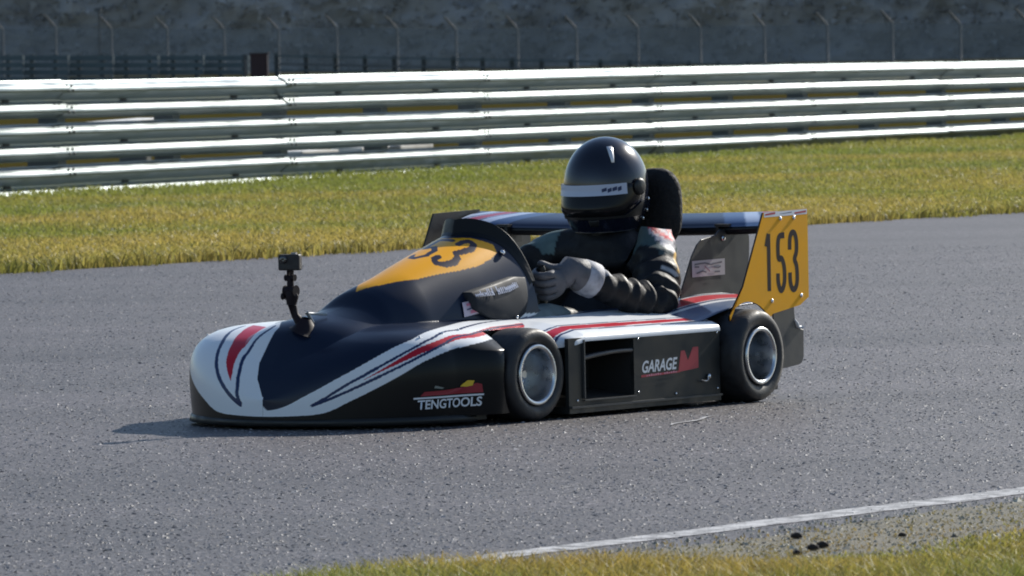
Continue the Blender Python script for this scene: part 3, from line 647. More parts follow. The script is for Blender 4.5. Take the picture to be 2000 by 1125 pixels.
# black splitter lip round the nose
V = []; w_ = np.linspace(-1.45, 1.45, 80)
for k in w_:
    xx = 1.2 + .428 * math.cos(k); yy = .478 * math.sin(k)
    for sc, zz in ((.975, .034), (1.0, .031), (1.012, .012), (.97, .008)):
        V.append((1.2 + (xx - 1.2) * sc, yy * sc, zz))
obj('front_splitter', quad_mesh('front_splitter', V, grid_faces(80, 4, wrap_v=True), True), M_black, kart)
pod_prof = [(.285, .262), (.29, .284), (.36, .286), (.45, .281), (.53, .268), (.575, .257), (.600, .246), (.607, .236), (.606, .228)]
def taper(x): return 1 - .055 * (np.asarray(x) - .14) / .79
def tap(V): V = np.array(V, float); V[:, 1] *= taper(V[:, 0]); return V
def make_pod(sg):
    nx, npf = 230, 120; xs_ = np.linspace(.150, .925, nx)
    pp = np.array(pod_prof); s = np.r_[0, np.cumsum(np.hypot(*np.diff(pp, axis=0).T))]; t = np.linspace(0, s[-1], npf)
    py, pz = np.interp(t, s, pp[:, 0]), np.interp(t, s, pp[:, 1])
    for _ in range(6): py[1:-1] = (py[:-2] + 2 * py[1:-1] + py[2:]) / 4; pz[1:-1] = (pz[:-2] + 2 * pz[1:-1] + pz[2:]) / 4
    X = np.repeat(xs_[:, None], npf, 1); Yp = np.repeat(py[None], nx, 0); Zp = np.repeat(pz[None], nx, 0)
    Yp = np.where(X > .87, Yp - .05 * ((X - .87) / .055) ** 2 * np.clip((Yp - .45) / .15, 0, 1), Yp) * taper(X)      # front corner turns in
    Zp = Zp + .012 * np.clip((.9 - X) / .5, 0, 1) * np.clip((.45 - Yp) / .15, 0, 1) - .018 * np.clip((X - .83) / .1, 0, 1) - .008
    V = np.stack([X, Yp * sg, Zp], -1).reshape(-1, 3); C = np.tile(np.array(WHITE), (len(V), 1)); xx, yy = X.ravel(), Yp.ravel()
    yc = .50 + .05 * (.95 - xx) / .9 - .0                       # stripe running back along the deck
    C[(np.abs(yy - yc) < .018) & (xx > .55)] = RED; C[(np.abs(yy - yc) < .014) & (xx <= .55)] = RED
    for o_ in (-.028, .026): C[np.abs(yy - yc - o_) < .004] = NAVY
    C[(yy < .34) & (xx < .62) & (xx > .22)] = (.03, .05, .10)
    me = quad_mesh('side_pod', V, grid_faces(nx, npf)[:, ::(1 if sg > 0 else -1)], True); set_paint(me, C); pod = obj('side_pod', me, M_paint, kart)
    # side panel with the inlet opening: four strips round the hole
    xa, xb, za, zb, X0, X1, Z0, Z1 = .590, .842, .052, .222, .15, .915, .034, .231
    y0, y1 = .590 * sg, .603 * sg
    parts = [box_v(((X0 + xa) / 2, (y0 + y1) / 2, (Z0 + Z1) / 2), (xa - X0, .013, Z1 - Z0)), box_v(((X1 + xb) / 2, (y0 + y1) / 2, (Z0 + Z1) / 2), (X1 - xb, .013, Z1 - Z0)),
             box_v(((xa + xb) / 2, (y0 + y1) / 2, (za + Z0) / 2), (xb - xa, .013, za - Z0)), box_v(((xa + xb) / 2, (y0 + y1) / 2, (Z1 + zb) / 2), (xb - xa, .013, Z1 - zb))]
    V, Fc = join(parts); obj('side_panel', make_mesh('side_panel', tap(V), Fc), M_panel, pod)
    # recessed duct
    yi = .46 * sg; V = [(xa, y0, za), (xb, y0, za), (xb, y0, zb), (xa, y0, zb), (xa + .03, yi, za + .02), (xb - .02, yi, za + .02), (xb - .02, yi, zb - .02), (xa + .03, yi, zb - .02)]
    obj('air_duct', make_mesh('air_duct', tap(V), [(0, 1, 5, 4), (1, 2, 6, 5), (2, 3, 7, 6), (3, 0, 4, 7), (4, 5, 6, 7)]), M_matt, pod)
    V = []
    for s_ in np.linspace(0, 1, 14):
        xx_ = .838 - .244 * s_; zz_ = .171 + .013 * math.sin(s_ * 1.9)
        for d_, e_ in ((.600, .006), (.604, 0), (.600, -.006), (.53, -.012), (.53, .0)): V.append((xx_, d_ * sg, zz_ + e_))
    obj('louvre', quad_mesh('louvre', tap(V), grid_faces(14, 5, wrap_v=True), True), M_plate, pod)
    # bright lower sill and frame edges of the opening
    V, Fc = join([box_v((.532, .6065 * sg, .0315), (.76, .012, .006)), box_v((.716, .6065 * sg, .0495), (.256, .008, .004)), box_v((.8445, .6065 * sg, .14), (.005, .008, .17))])
    obj('sill', make_mesh('sill', tap(V), Fc), M_plate, pod)
    for bx_, bz_ in ((.165, .215), (.165, .05), (.38, .045), (.57, .215), (.57, .06), (.875, .05)): screw((bx_, .6035 * float(taper(bx_)) * sg, bz_), pod, (0 if sg > 0 else math.pi, 0, 0), .45)
    screw((.215, .604 * sg, .088), pod, (0 if sg > 0 else math.pi, 0, 0), .9)
    V, Fc = tube_v([(.26, .606 * sg, .080), (.245, .612 * sg, .075), (.232, .612 * sg, .077), (.222, .606 * sg, .085)], .0025, 6); obj('clip', make_mesh('clip', V, Fc, True), M_steel, pod)
    if sg > 0:
        Y = .6030; tY = lambda x_: Y * float(taper(x_)) + .0008
        me, tv = text_mesh('GARAGE', shear=.25, bold=.025); map_text(me, tv, lambda s, t: (.550 - .180 * s, tY(.550 - .180 * s), .113 + .004 * s + .036 * t)); obj('lettering', me, M_white, pod)
        V = [(.555, tY(.555), .101), (.358, tY(.358), .107), (.358, tY(.358), .112), (.555, tY(.555), .108)]; obj('red_bar', quad_mesh('red_bar', V, [(0, 1, 2, 3)]), M_redp, pod)
        V, Fc = [], []
        for k_ in range(13):
            s0 = .530 - .0112 * k_ - (.012 if k_ > 6 else 0); zz = .1025 + .0045 * (.553 - s0) / .15; i_ = len(V); hh_ = .0035 + .0012 * (k_ * 7 % 3)
            V += [(s0, tY(s0) + .001, zz), (s0 - .0075, tY(s0) + .001, zz + .0002), (s0 - .0075, tY(s0) + .001, zz + hh_), (s0, tY(s0) + .001, zz + hh_)]; Fc.append((i_, i_ + 1, i_ + 2, i_ + 3))
        obj('fine_lettering', make_mesh('fine_lettering', V, Fc), M_pinkp, pod)
        V = [(.372, .108), (.357, .170), (.338, .170), (.322, .140), (.296, .178), (.268, .178), (.268, .116), (.30, .113)]
        n_ = len(V); obj('red_letter', make_mesh('red_letter', [(p[0] - .006, tY(p[0]), p[1]) for p in V], [list(range(n_))]), M_redp, pod)
    return pod
make_pod(1); make_pod(-1)
# inner cockpit sides (dark lining under the pod decks)
for sg in (1, -1):
    V, Fc = box_v((.46, .270 * sg, .15), (.62, .008, .23)); obj('cockpit_side', make_mesh('cockpit_side', V, Fc), M_black, kart)
    # rear fender arching up towards the wing, striped
    nx, ny = 70, 110; s_, t_ = np.meshgrid(np.linspace(0, 1, nx), np.linspace(0, 1, ny), indexing='ij')
    X = .24 - .42 * s_; Zf = .270 + .048 * np.sin(np.clip(s_ * 1.25, 0, 1) * math.pi / 2) - .030 * t_ ** 2.5; Yf = .30 + .27 * t_
    Yf = Yf + .0 * X; V = np.stack([X, Yf * sg, Zf], -1).reshape(-1, 3); C = np.tile(np.array(WHITE) * .8, (len(V), 1)); tt = (t_ + .30 * (1 - s_) - .15).ravel()
    C[(tt > .42) & (tt < .66)] = RED; C[(np.abs(tt - .37) < .022) | (np.abs(tt - .70) < .022)] = NAVY; C[tt > .78] = (.06, .10, .19)
    me = quad_mesh('rear_fender', V, grid_faces(nx, ny), True); set_paint(me, C); o = obj('rear_fender', me, M_paint, kart); md = o.modifiers.new('thick', 'SOLIDIFY'); md.thickness = .004
V, Fc = box_v((0, 0, 0), (.09, .05, .03)); o = bevel(obj('sunlit_seat_edge', make_mesh('sunlit_seat_edge', V, Fc), M_white, kart, label='small white tab added for the sunlit seat edge'), .006); o.location = (.245, .36, .292); o.rotation_euler = (0, .1, .1)  # white piece added to stand for the sunlit edge of the seat

# --- wheels
def tyre_prof(R, w, rr):
    h = w / 2; pts = [(rr, -h * .80), (rr + .010, -h * .93), (R * .80, -h), (R * .91, -h * .97), (R * .965, -h * .86), (R * .988, -h * .70), (R, -h * .4), (R * 1.002, 0), (R, h * .4), (R * .988, h * .70), (R * .965, h * .86), (R * .91, h * .97), (R * .80, h), (rr + .010, h * .93), (rr, h * .80)]
    return pts
def make_wheel(xp, yp, R, w, rr, yaw, sg):
    h = w / 2
    prof = [(.0, -h * .9), (.03, -h * .9), (rr - .012, -h * .9), (rr + .002, -h * .93), (rr + .002, -h * .78), (rr - .010, -h * .7), (rr - .010, h * .70), (rr + .001, h * .78), (rr + .003, h * .97), (rr - .001, h * 1.0), (rr - .007, h * .99), (rr - .010, h * .90), (rr - .013, h * .2), (rr - .018, -h * .45), (rr - .022, -h * .62), (.05, -h * .66), (.040, -h * .60), (.034, -h * .25), (.026, -h * .2), (.0, -h * .2)]
    V, Fc = lathe_y(prof, 72); o = obj('wheel', quad_mesh('wheel', V, Fc, True), M_alu, kart); o.location = (xp, yp, R); o.rotation_euler = (0, random.uniform(0, 1), yaw + (0 if sg > 0 else math.pi))
    V, Fc = lathe_y(tyre_prof(R, w, rr), 90); t = obj('tyre', quad_mesh('tyre', V, Fc, True), M_rubber, o)
    V, Fc = lathe_y([(0, .0), (.017, 0), (.017, .020), (.012, .026), (0, .026)], 6); c_ = obj('wheel_nut', make_mesh('wheel_nut', V, Fc), M_steel, o); c_.location = (0, -h * .2, 0)
    for k in range(3):
        sc_ = screw((.033 * math.cos(k * 2.094), -h * .23, .033 * math.sin(k * 2.094)), o, (0, 0, 0), .7)
for sg in (1, -1):
    make_wheel(FWX, .492 * sg, .134, .128, .085, math.radians(-3.5), sg)
    make_wheel(0.0, .565 * sg, .139, .185, .083, 0, sg)
V, Fc = tube_v([(0, -.5, .139), (0, .5, .139)], .02, 14); obj('rear_axle', make_mesh('rear_axle', V, Fc, True), M_steel, kart)
V, Fc = join([tube_v([(FWX, .25 * s, .12), (FWX, .46 * s, .13)], .012, 8) for s in (1, -1)] + [tube_v([(.95, .25 * s, .06), (FWX, .42 * s, .11)], .012, 8) for s in (1, -1)]); obj('front_axle', make_mesh('front_axle', V, Fc, True), M_steel, kart)

# --- rear wing
nx, ny = 36, 420
prof = []
for t in np.linspace(0, 1, 18): prof.append((t, .045 * math.sin(math.pi * t ** .6) * .5))
for t in np.linspace(1, 0, 18): prof.append((t, -.075 * math.sin(math.pi * t ** .55)))
yy = np.linspace(-.588, .588, ny); V = []; C = []
for y_ in yy:
    low = .010 * (1 - (abs(y_) / .6) ** 2)
    for k, (t, e) in enumerate(prof):
        V.append((-.205 - .150 * t, y_, .522 + .041 * t + e * .45 - low)); a_ = abs(y_)
        c = (.010, .018, .05)
        st = a_ + .10 * (t - .5)
        if .43 < st < .60: c = (.40, .47, .62)
        if .355 < st <= .43: c = (.05, .09, .20)
        if .497 < st < .545: c = (.33, .03, .06)
        if abs(st - .487) < .005 or abs(st - .556) < .005: c = NAVY
        if k >= 18: c = (.008, .009, .012)
        C.append(c)
me = quad_mesh('rear_wing', V, grid_faces(ny, len(prof), wrap_v=True), True); set_paint(me, C); wing = obj('rear_wing', me, M_paint, kart)

EP = [(-.108, .562), (-.361, .568), (-.361, .300), (-.31, .277), (-.152, .257)]
EP += [(-.0 + .160 * math.cos(a_) - .012, .139 + .160 * math.sin(a_)) for a_ in np.linspace(math.radians(140), math.radians(50), 12)]
EP = [p for p in EP]
EP += [(.082, .236), (.090, .243), (.012, .345)]
DIGITS = {'1': [[(.5, 0), (.5, 1)], [(.5, 1), (.1, .78)]], '5': [[(.95, .96), (.1, .96), (.1, .52), (.55, .58), (.9, .42), (.92, .14), (.6, 0), (.3, .0), (.06, .14), (.06, .30)]],
          '3': [[(.06, .70), (.08, .90), (.3, 1), (.65, 1), (.9, .88), (.9, .64), (.55, .53), (.9, .42), (.94, .12), (.65, 0), (.3, 0), (.06, .12), (.06, .30)]]}
def digit_mesh(ch, x0, x1, z0, z1, y, w):
    """flat stroke digit on a plane of constant y, drawn left to right from x0 to x1"""
    V, Fc = [], []
    for line in DIGITS[ch]:
        p = np.array(line, float); P = np.stack([x0 + (x1 - x0) * p[:, 0], z0 + (z1 - z0) * p[:, 1]], 1)
        for i in range(len(P) - 1):
            d = P[i + 1] - P[i]; L = np.linalg.norm(d); d /= L; nrm = np.array([-d[1], d[0]]) * w; a_, b_ = P[i] - d * w * .5, P[i + 1] + d * w * .5; k = len(V); jy = y + .00005 * len(V)
            for q in (a_ - nrm, b_ - nrm, b_ + nrm, a_ + nrm): V.append((q[0], jy, q[1]))
            Fc.append((k, k + 1, k + 2, k + 3))
    return make_mesh('number_digit', V, Fc)
def sweep_digit(ch, x0, x1, z0, z1, y, wx, wz):
    """as digit_mesh, as a mitred ribbon: tall narrow numerals have thicker stems than bars"""
    V, Fc = [], []
    for line in DIGITS[ch]:
        p = np.array(line, float)
        if len(p) > 4:
            t = np.arange(len(p)); tt = np.linspace(0, len(p) - 1, len(p) * 5); p = np.stack([np.interp(tt, t, p[:, 0]), np.interp(tt, t, p[:, 1])], 1)
            if ch == '3' or ch == '5':
                for _ in range(5): p[1:-1] = (p[:-2] + 2 * p[1:-1] + p[2:]) / 4
        P = np.stack([x0 + (x1 - x0) * p[:, 0], z0 + (z1 - z0) * p[:, 1]], 1)
        d = np.gradient(P, axis=0); nr = np.stack([-d[:, 1], d[:, 0]], 1); nr /= np.linalg.norm(nr, axis=1)[:, None]; nr *= np.array([wx, wz]); k = len(V); y += .0001
        for q, m_ in zip(P, nr): V += [(q[0] - m_[0], y, q[1] - m_[1]), (q[0] + m_[0], y, q[1] + m_[1])]
        Fc += [(k + 2 * i, k + 2 * i + 1, k + 2 * i + 3, k + 2 * i + 2) for i in range(len(P) - 1)]
    return make_mesh('number_digit', V, Fc)
for sg in (1, -1):
    V, Fc = plate(EP, .597 * sg, .603 * sg); ep = obj('wing_endplate', make_mesh('wing_endplate', V, Fc), [M_orange, M_black], kart)
    for k_, pl_ in enumerate(ep.data.polygons): pl_.material_index = 0 if k_ == 1 else 1
    Yo = .6031 if sg > 0 else -.6043
    for ch, a_, b_ in (('1', -.118, -.152), ('5', -.183, -.228), ('3', -.252, -.300)):
        if sg < 0: a_, b_ = -.42 - b_ - .0, -.42 - a_; a_, b_ = b_, a_
        obj('number_digit', sweep_digit(ch, a_, b_, .326, .498, Yo if sg > 0 else Yo - .003, .0102, .0092), M_brownp, ep)
    for px_, pz_ in ((-.203, .542), (-.28, .542), (-.148, .296), (-.316, .306)): screw((px_, .602 * sg, pz_), ep, (0 if sg > 0 else math.pi, 0, 0), .8)
    for k, (xa, xb, m_) in enumerate(((-.112, -.358, M_white), (-.118, -.175, M_redp), (-.285, -.352, M_redp), (-.20, -.27, M_navyp))):
        yb = (.6033 + .0003 * (k > 0)) * sg; za, zb_ = (.548, .565) if k == 0 else ((.553, .561) if k < 3 else (.555, .559))
        V = [(xa, yb, za - (0.000 if xa > -.2 else 0)), (xb, yb, za + .003), (xb, yb, zb_ + .0015), (xa, yb, zb_ - .003)]; obj('top_sticker', quad_mesh('top_sticker', V, [(0, 1, 2, 3)]), m_, ep)
    # dark support plate between wing and chassis
    SP = [(.046, .325), (-.02, .435), (-.050, .468), (-.075, .483), (-.152, .493), (-.182, .510), (-.313, .512), (-.335, .503), (-.347, .483), (-.345, .424), (-.305, .30), (-.10, .17), (.03, .17)]
    V, Fc = plate(SP, .398 * sg, .403 * sg); sp = bevel(obj('wing_support', make_mesh('wing_support', V, Fc), M_plate, kart), .001, 1)
    V, Fc = join([box_v((-.232, .40 * sg, .522), (.085, .045, .008)), box_v((-.232, .386 * sg, .497), (.08, .01, .055))]); obj('wing_bracket', make_mesh('wing_bracket', V, Fc), M_black, sp)
    for q in ((-.195, .483), (-.272, .500)): screw((q[0], .403 * sg, q[1]), sp, (0 if sg > 0 else math.pi, 0, 0), 1.0)
    # grey deflector behind the rear wheel
    DF = [(-.235, .272), (-.355, .270), (-.362, .220), (-.372, .205), (-.409, .198), (-.407, .115), (-.396, .098), (-.381, .093), (-.278, .085), (-.240, .10)]
    V, Fc = plate(DF, .548 * sg, .553 * sg); df = bevel(obj('wheel_deflector', make_mesh('wheel_deflector', V, Fc), M_plate, kart), .001, 1)
    V, Fc = join([tube_v([(-.357, .551 * sg, .232), (-.368, .556 * sg, .218), (-.374, .556 * sg, .207), (-.398, .556 * sg, .206)], .0045, 8)]); obj('bright_clip', make_mesh('bright_clip', V, Fc, True), M_white, df)
    V, Fc = join([tube_v([(-.12, .545 * sg, .19), (-.27, .545 * sg, .19)], .009, 8), tube_v([(-.12, .545 * sg, .12), (-.27, .545 * sg, .12)], .009, 8)]); obj('deflector_stay', make_mesh('deflector_stay', V, Fc, True), M_black, df)
# sticker on the near support plate
sp0 = [o for o in kart.children if o.name == 'wing_support'][0]
V = [(-.017, .4045, .371), (-.202, .4045, .373), (-.202, .4045, .422), (-.017, .4045, .420)]; stk = obj('white_sticker', quad_mesh('white_sticker', V, [(0, 1, 2, 3)]), mat('silvery_print', (.55, .53, .57), .4), sp0)
for k, (pts, m_) in enumerate((([(-.03, .409), (-.06, .411), (-.09, .412), (-.12, .406), (-.16, .410), (-.185, .412)], mat('grey_scribble', (.16, .15, .19), .5)), ([(-.03, .402), (-.055, .401)], None), ([(-.04, .382), (-.075, .388), (-.095, .384)], None), ([(-.085, .403), (-.10, .394), (-.115, .386)], mat('mauve_scribble', (.35, .2, .26), .5)), ([(-.135, .398), (-.16, .396), (-.175, .399)], None), ([(-.14, .384), (-.17, .384)], None))):
    gm = m_ or bpy.data.materials['grey_scribble']; V = []
    for (a_, b_) in pts: V += [(a_, .4056 + k * .0003, b_ - .0026), (a_, .4056 + k * .0003, b_ + .0026)]
    obj('sticker_mark', quad_mesh('sticker_mark', V, grid_faces(len(pts), 2)), gm, sp0)

# --- engine, seat, steering, headrest, exhaust: what shows through the cockpit
parts = [box_v((-.13, -.12, .16), (.26, .34, .20)), box_v((-.05, -.16, .29), (.14, .20, .08))] + [box_v((-.05, -.16, .335 + .012 * k), (.16, .22, .004)) for k in range(5)]
V, Fc = join(parts); obj('engine', make_mesh('engine', V, Fc), mat('cast_engine', (.10, .10, .10), .55, .6, noise=(25, .3)), kart)
V, Fc = tube_v([(-.1, .12, .16), (-.28, .16, .2), (-.42, .18, .24), (-.47, .15, .26)], [.03, .06, .05, .02], 14); obj('exhaust', make_mesh('exhaust', V, Fc, True), mat('exhaust_steel', (.18, .16, .15), .4, .8, noise=(20, .3)), kart)
V = []
for s in np.linspace(0, 1, 30):
    cx = .44 - .46 * s - .08 * max(0, s - .6); cz = .06 + .005 * s + (.52 * max(0, s - .42) ** 1.15); wd = .155 + .025 * math.sin(math.pi * s)
    for t in np.linspace(-1, 1, 25): V.append((cx + .07 * abs(t) ** 3 * (s > .3) * s, .12 + wd * math.sin(t * 1.45), cz + .12 * abs(t) ** 3 * (1 - .65 * s)))
o = obj('seat', quad_mesh('seat', V, grid_faces(30, 25), True), M_black, kart); md = o.modifiers.new('thick', 'SOLIDIFY'); md.thickness = .006
# padded head restraint
V = []
for i, ph in enumerate(np.linspace(-.5 * math.pi, .5 * math.pi, 18)):
    for j in range(36):
        w = 2 * math.pi * j / 36; cy, cz = math.cos(w), math.sin(w); e = .45
        ry = .088 * np.sign(cy) * abs(cy) ** .75; rz_ = .120 * np.sign(cz) * abs(cz) ** .7; sc = math.cos(ph) ** e
        V.append((-.165 + .040 * math.sin(ph), .185 + ry * sc, .578 + rz_ * sc))
obj('headrest', quad_mesh('headrest', V, grid_faces(18, 36, wrap_v=True), True), mat('black_foam', (.008, .008, .009), .85, noise=(60, .4), bump=.8, bump_scale=70, bump_dist=.006), kart)
V, Fc = join([tube_v([(-.16, .13, .10), (-.165, .14, .35), (-.165, .16, .5)], .012, 10), tube_v([(-.16, .25, .10), (-.165, .24, .35), (-.165, .21, .5)], .012, 10)]); obj('headrest_stay', make_mesh('headrest_stay', V, Fc, True), M_steel, kart)
# steering wheel, tilted towards the driver
SWC = Vector((.585, .12, .395)); AX = Vector((-.93, 0, .37)).normalized(); E1 = Vector((0, 1, 0)); E2 = AX.cross(E1).normalized(); SWR = .150
ring = [SWC + SWR * (math.cos(w) * E1 + math.sin(w) * E2) for w in np.linspace(-math.pi * .07, math.pi * 1.07, 48)]       # yoke: open at the top
P = np.array(ring); V = []
for p in P:
    rad = (Vector(p) - SWC).normalized()
    for k in range(10): w = 2 * math.pi * k / 10; V.append(tuple(Vector(p) + .013 * (math.cos(w) * rad + math.sin(w) * AX)))
sw = obj('steering_wheel', quad_mesh('steering_wheel', V, grid_faces(48, 10, wrap_v=True), True), M_black, kart)
V, Fc = join([tube_v([SWC, SWC + SWR * (math.cos(w) * E1 + math.sin(w) * E2)], .009, 8) for w in (0, math.pi, math.pi * 1.5)] + [tube_v([SWC + AX * .012, SWC - AX * .01], .035, 16)]); obj('spoke', make_mesh('spoke', V, Fc, True), M_steel, sw)
V, Fc = tube_v([tuple(SWC), (1.05, .12, .16)], .011, 8); obj('steering_column', make_mesh('steering_column', V, Fc, True), M_steel, kart)
# ------------------------------------------------------------------ driver
def skin(name, nodes, edges, sub=2, root=0):
    me = bpy.data.meshes.new(name); me.from_pydata([n[0] for n in nodes], edges, []); o = bpy.data.objects.new(name, me); COL.objects.link(o)
    sk = o.modifiers.new('skin', 'SKIN'); sk.use_smooth_shade = True; sk.branch_smoothing = .4
    for i, n in enumerate(nodes):
        r = n[1] if isinstance(n[1], tuple) else (n[1], n[1]); me.skin_vertices[0].data[i].radius = r
    for i in range(len(nodes)): me.skin_vertices[0].data[i].use_root = (i == root)
    sb = o.modifiers.new('sub', 'SUBSURF'); sb.levels = sub; sb.render_levels = sub
    dg = bpy.context.evaluated_depsgraph_get(); out = bpy.data.meshes.new_from_object(o.evaluated_get(dg)); bpy.data.objects.remove(o); bpy.data.meshes.remove(me)
    out.polygons.foreach_set('use_smooth', [True] * len(out.polygons)); return out
def verts(me):
    V = np.zeros(len(me.vertices) * 3, np.float32); me.vertices.foreach_get('co', V); return V.reshape(-1, 3).astype(float)
DC = .12
def mir(p): return (p[0], 2 * DC - p[1], p[2])
SH, EL, FM, WR = (.03, .305, .448), (.205, .405, .296), (.36, .375, .345), (.505, .318, .408)
UA = (.12, .368, .372); HIP, KN, AN = (.17, .205, .145), (.63, .27, .262), (1.12, .20, .12); TH_ = (.40, .245, .215)
nodes = [((.13, DC, .135), (.15, .11)), ((.075, DC, .25), (.155, .115)), ((.03, DC, .37), (.165, .12)), ((.012, DC, .455), (.125, .095)), ((.005, DC, .515), (.07, .07)), ((.008, DC, .57), .06), ((.015, DC, .65), (.085, .095)), ((.02, DC, .71), .07)]
edges = [(i, i + 1) for i in range(7)]
def limb(start, pts):
    k = start
    for p, r in pts: nodes.append((p, r)); edges.append((k, len(nodes) - 1)); k = len(nodes) - 1
for f in (lambda p: p, mir):
    limb(3, [(f((.02, .215, .468)), .085), (f(SH), .080), (f(UA), .074), (f((.175, .395, .322)), .068), (f(EL), .060), (f((.27, .398, .312)), .056), (f(FM), .051), (f(WR), .036)])
    limb(0, [(f(HIP), .095), (f(TH_), .085), (f(KN), .070), (f((.86, .24, .20)), .058), (f(AN), .045), (f((1.17, .20, .16)), .035)])
me = skin('person', nodes, edges, 4)
V = verts(me); N = np.zeros(len(V) * 3, np.float32); me.vertices.foreach_get('normal', N); N = N.reshape(-1, 3)
# cloth creases: bunched folds across the sleeve near the elbow, looser ones on the trunk
def seg_t(P, a, b):
    a, b = np.array(a), np.array(b); ab = b - a; t = np.clip((P - a) @ ab / (ab @ ab), 0, 1); return t, np.linalg.norm(P - a - t[:, None] * ab, axis=1)
disp = np.zeros(len(V))
for f in (lambda p: p, mir):
    for a_, b_, s0 in ((SH, EL, 0), (EL, WR, 1)):
        t, d = seg_t(V, f(a_), f(b_)); w = np.clip(1 - d / .11, 0, 1) ** .5
        nz = np.array([mnoise.noise((float(p[0]) * 9, float(p[1]) * 9, float(p[2]) * 9)) for p in V])
        L = .24 if s0 == 0 else .33
        fold = np.sin((t * L * 118) + 4.2 * nz + (1.5 if s0 else 0)); k = (t if s0 == 0 else (1 - t)) ** .8
        disp += w * (.0105 * np.abs(fold) ** 1.6 * np.sign(fold)) * (.25 + .75 * k)
disp += .007 * np.array([mnoise.noise((float(p[0]) * 14, float(p[1]) * 14, float(p[2]) * 20)) for p in V])
V = V + N * disp[:, None]; me.vertices.foreach_set('co', V.astype(np.float32).ravel()); me.update()
C = np.tile(np.array([.009, .009, .0105]), (len(V), 1)); x, y, z = V.T
def ball(c, r): return np.linalg.norm(V - np.array(c), axis=1) < r
for sg in (1, -1):
    yy = DC + (y - DC) * sg
    cuff = (x > .395) & (x < .47) & (yy > .25) & (z > .36); C[cuff & (z > .392)] = (.30, .31, .34)
    yoke = (yy > DC + .13) & (x < .12) & (z > .445); C[yoke] = (.045, .075, .08) if sg > 0 else (.10, .15, .15)  # far shoulder painted paler to stand for its sunlit shine
    knee = (x > .5) & (x < .98) & (z > .2) & (yy > DC + .02); C[knee] = (.16, .20, .21)
for k, (x0, x1, c) in enumerate(((-.06, .09, (.02, .03, .09)), (-.055, .08, (.55, .5, .5)))):
    pass
fl = (y > .285) & (z > .468) & (x > -.07) & (x < .09)                           # flag patch on the near shoulder
C[fl] = (.50, .44, .46); C[fl & (np.abs(np.sin(x * 62 + y * 40)) > .72)] = (.48, .02, .04); C[fl & (z < .483)] = (.02, .025, .06)
C[ball((.085, .405, .425), .05) & (np.abs(x - .07 - (.43 - z) * .9) < .011) & (y > .36)] = (.55, .33, .06)
C[ball((.135, .425, .395), .034) & (np.abs(z - .395 - (x - .135) * .6) < .007)] = (.42, .42, .44); C[ball((.06, .37, .465), .03) & (z > .45)] = (.5, .48, .5)  # pale sleeve patches painted in for crease highlights
set_paint(me, C)
person = obj('person', me, mat('race_suit', attr='paint', rough=.55, spec=.3, noise=(30, .2), bump=.35, bump_scale=45, bump_dist=.006), None, 'driver in black race suit and black helmet, hands on the steering wheel', 'person')
person.location = KART_O; person.rotation_euler = (0, 0, KROT)
# collar
V, Fc = lathe_y([(.072, 0), (.085, 0), (.082, .03), (.066, .05), (.060, .048)], 32); V = V[:, [0, 2, 1]]; o = obj('collar', quad_mesh('collar', V, Fc, True), M_black, person); o.location = (.005, DC, .485)

# gloves: palm, four curled fingers, thumb
M_glove = mat('grey_glove', (.10, .10, .112), .55, noise=(25, .3), bump=.5, bump_scale=60, bump_dist=.004)
M_cuff = mat('pale_cuff', (.34, .35, .39), .6, noise=(30, .4), bump=.5, bump_scale=50, bump_dist=.004)
def glove(f):
    wr = np.array(WR); rimp = np.array(SWC + SWR * (math.cos(.12) * E1 + math.sin(.12) * E2)); tang = np.array(-math.sin(.12) * E1 + math.cos(.12) * E2)      # hand on the left of the rim
    if tang[2] < 0: tang = -tang
    ax = np.array(AX)                                # towards the driver
    outw = rimp - np.array(SWC); outw /= np.linalg.norm(outw)
    nodes = []; E = []
    # wrist -> palm -> knuckle line spread along the rim; fingers wrap round the front of the rim
    palm = rimp + ax * .030 + outw * .028
    nodes += [(tuple(f(tuple(wr))), .034), (tuple(f(tuple((wr * .45 + palm * .55) + [0, .004, .01]))), (.034, .036)), (tuple(f(tuple(palm))), (.036, .036))]; E += [(0, 1), (1, 2)]
    for k, (off, ln) in enumerate(((.036, .95), (.013, 1.05), (-.011, 1.0), (-.034, .85))):
        b = rimp + tang * off
        ch = [(b + outw * .037 - ax * .004, .0145), (b + outw * .023 - ax * .030 * ln, .0128), (b - outw * .008 - ax * .032 * ln, .0115), (b - outw * .026 * ln - ax * .010, .0095), (b - outw * .024 * ln + ax * .008, .0085)]
        p = 2
        for c, r in ch: nodes.append((tuple(f(tuple(c))), r)); E.append((p, len(nodes) - 1)); p = len(nodes) - 1
    p = 1
    for c, r in ((rimp + tang * .030 + ax * .036 + outw * .006, .015), (rimp + tang * .046 + ax * .026 - outw * .014, .0125), (rimp + tang * .058 + ax * .010 - outw * .022, .0105)):
        nodes.append((tuple(f(tuple(c))), r)); E.append((p, len(nodes) - 1)); p = len(nodes) - 1
    me = skin('glove', nodes, E, 2); gl = obj('glove', me, M_glove, person)
    fm = np.array(FM); fd = (fm - wr) / np.linalg.norm(fm - wr)
    def sleeve(name, pts, m):
        V, Fc = tube_v([f(tuple(p)) for p, r in pts], [r for p, r in pts], 20, False); return obj(name, make_mesh(name, V, Fc, True), m, gl)
    sleeve('gauntlet', [(wr + fd * .035, .049), (wr + fd * .030, .0505), (wr + fd * .010, .046), (wr - fd * .012 + [0, 0, .002], .040), (wr * .62 + palm * .38, .037), (wr * .3 + palm * .7, .036), (palm, .030)], M_glove)
    sleeve('cuff_band', [(wr + fd * .085, .050), (wr + fd * .082, .054), (wr + fd * .06, .0545), (wr + fd * .036, .0525), (wr + fd * .028, .047)], M_cuff)
    return gl
glove(lambda p: p); glove(mir)

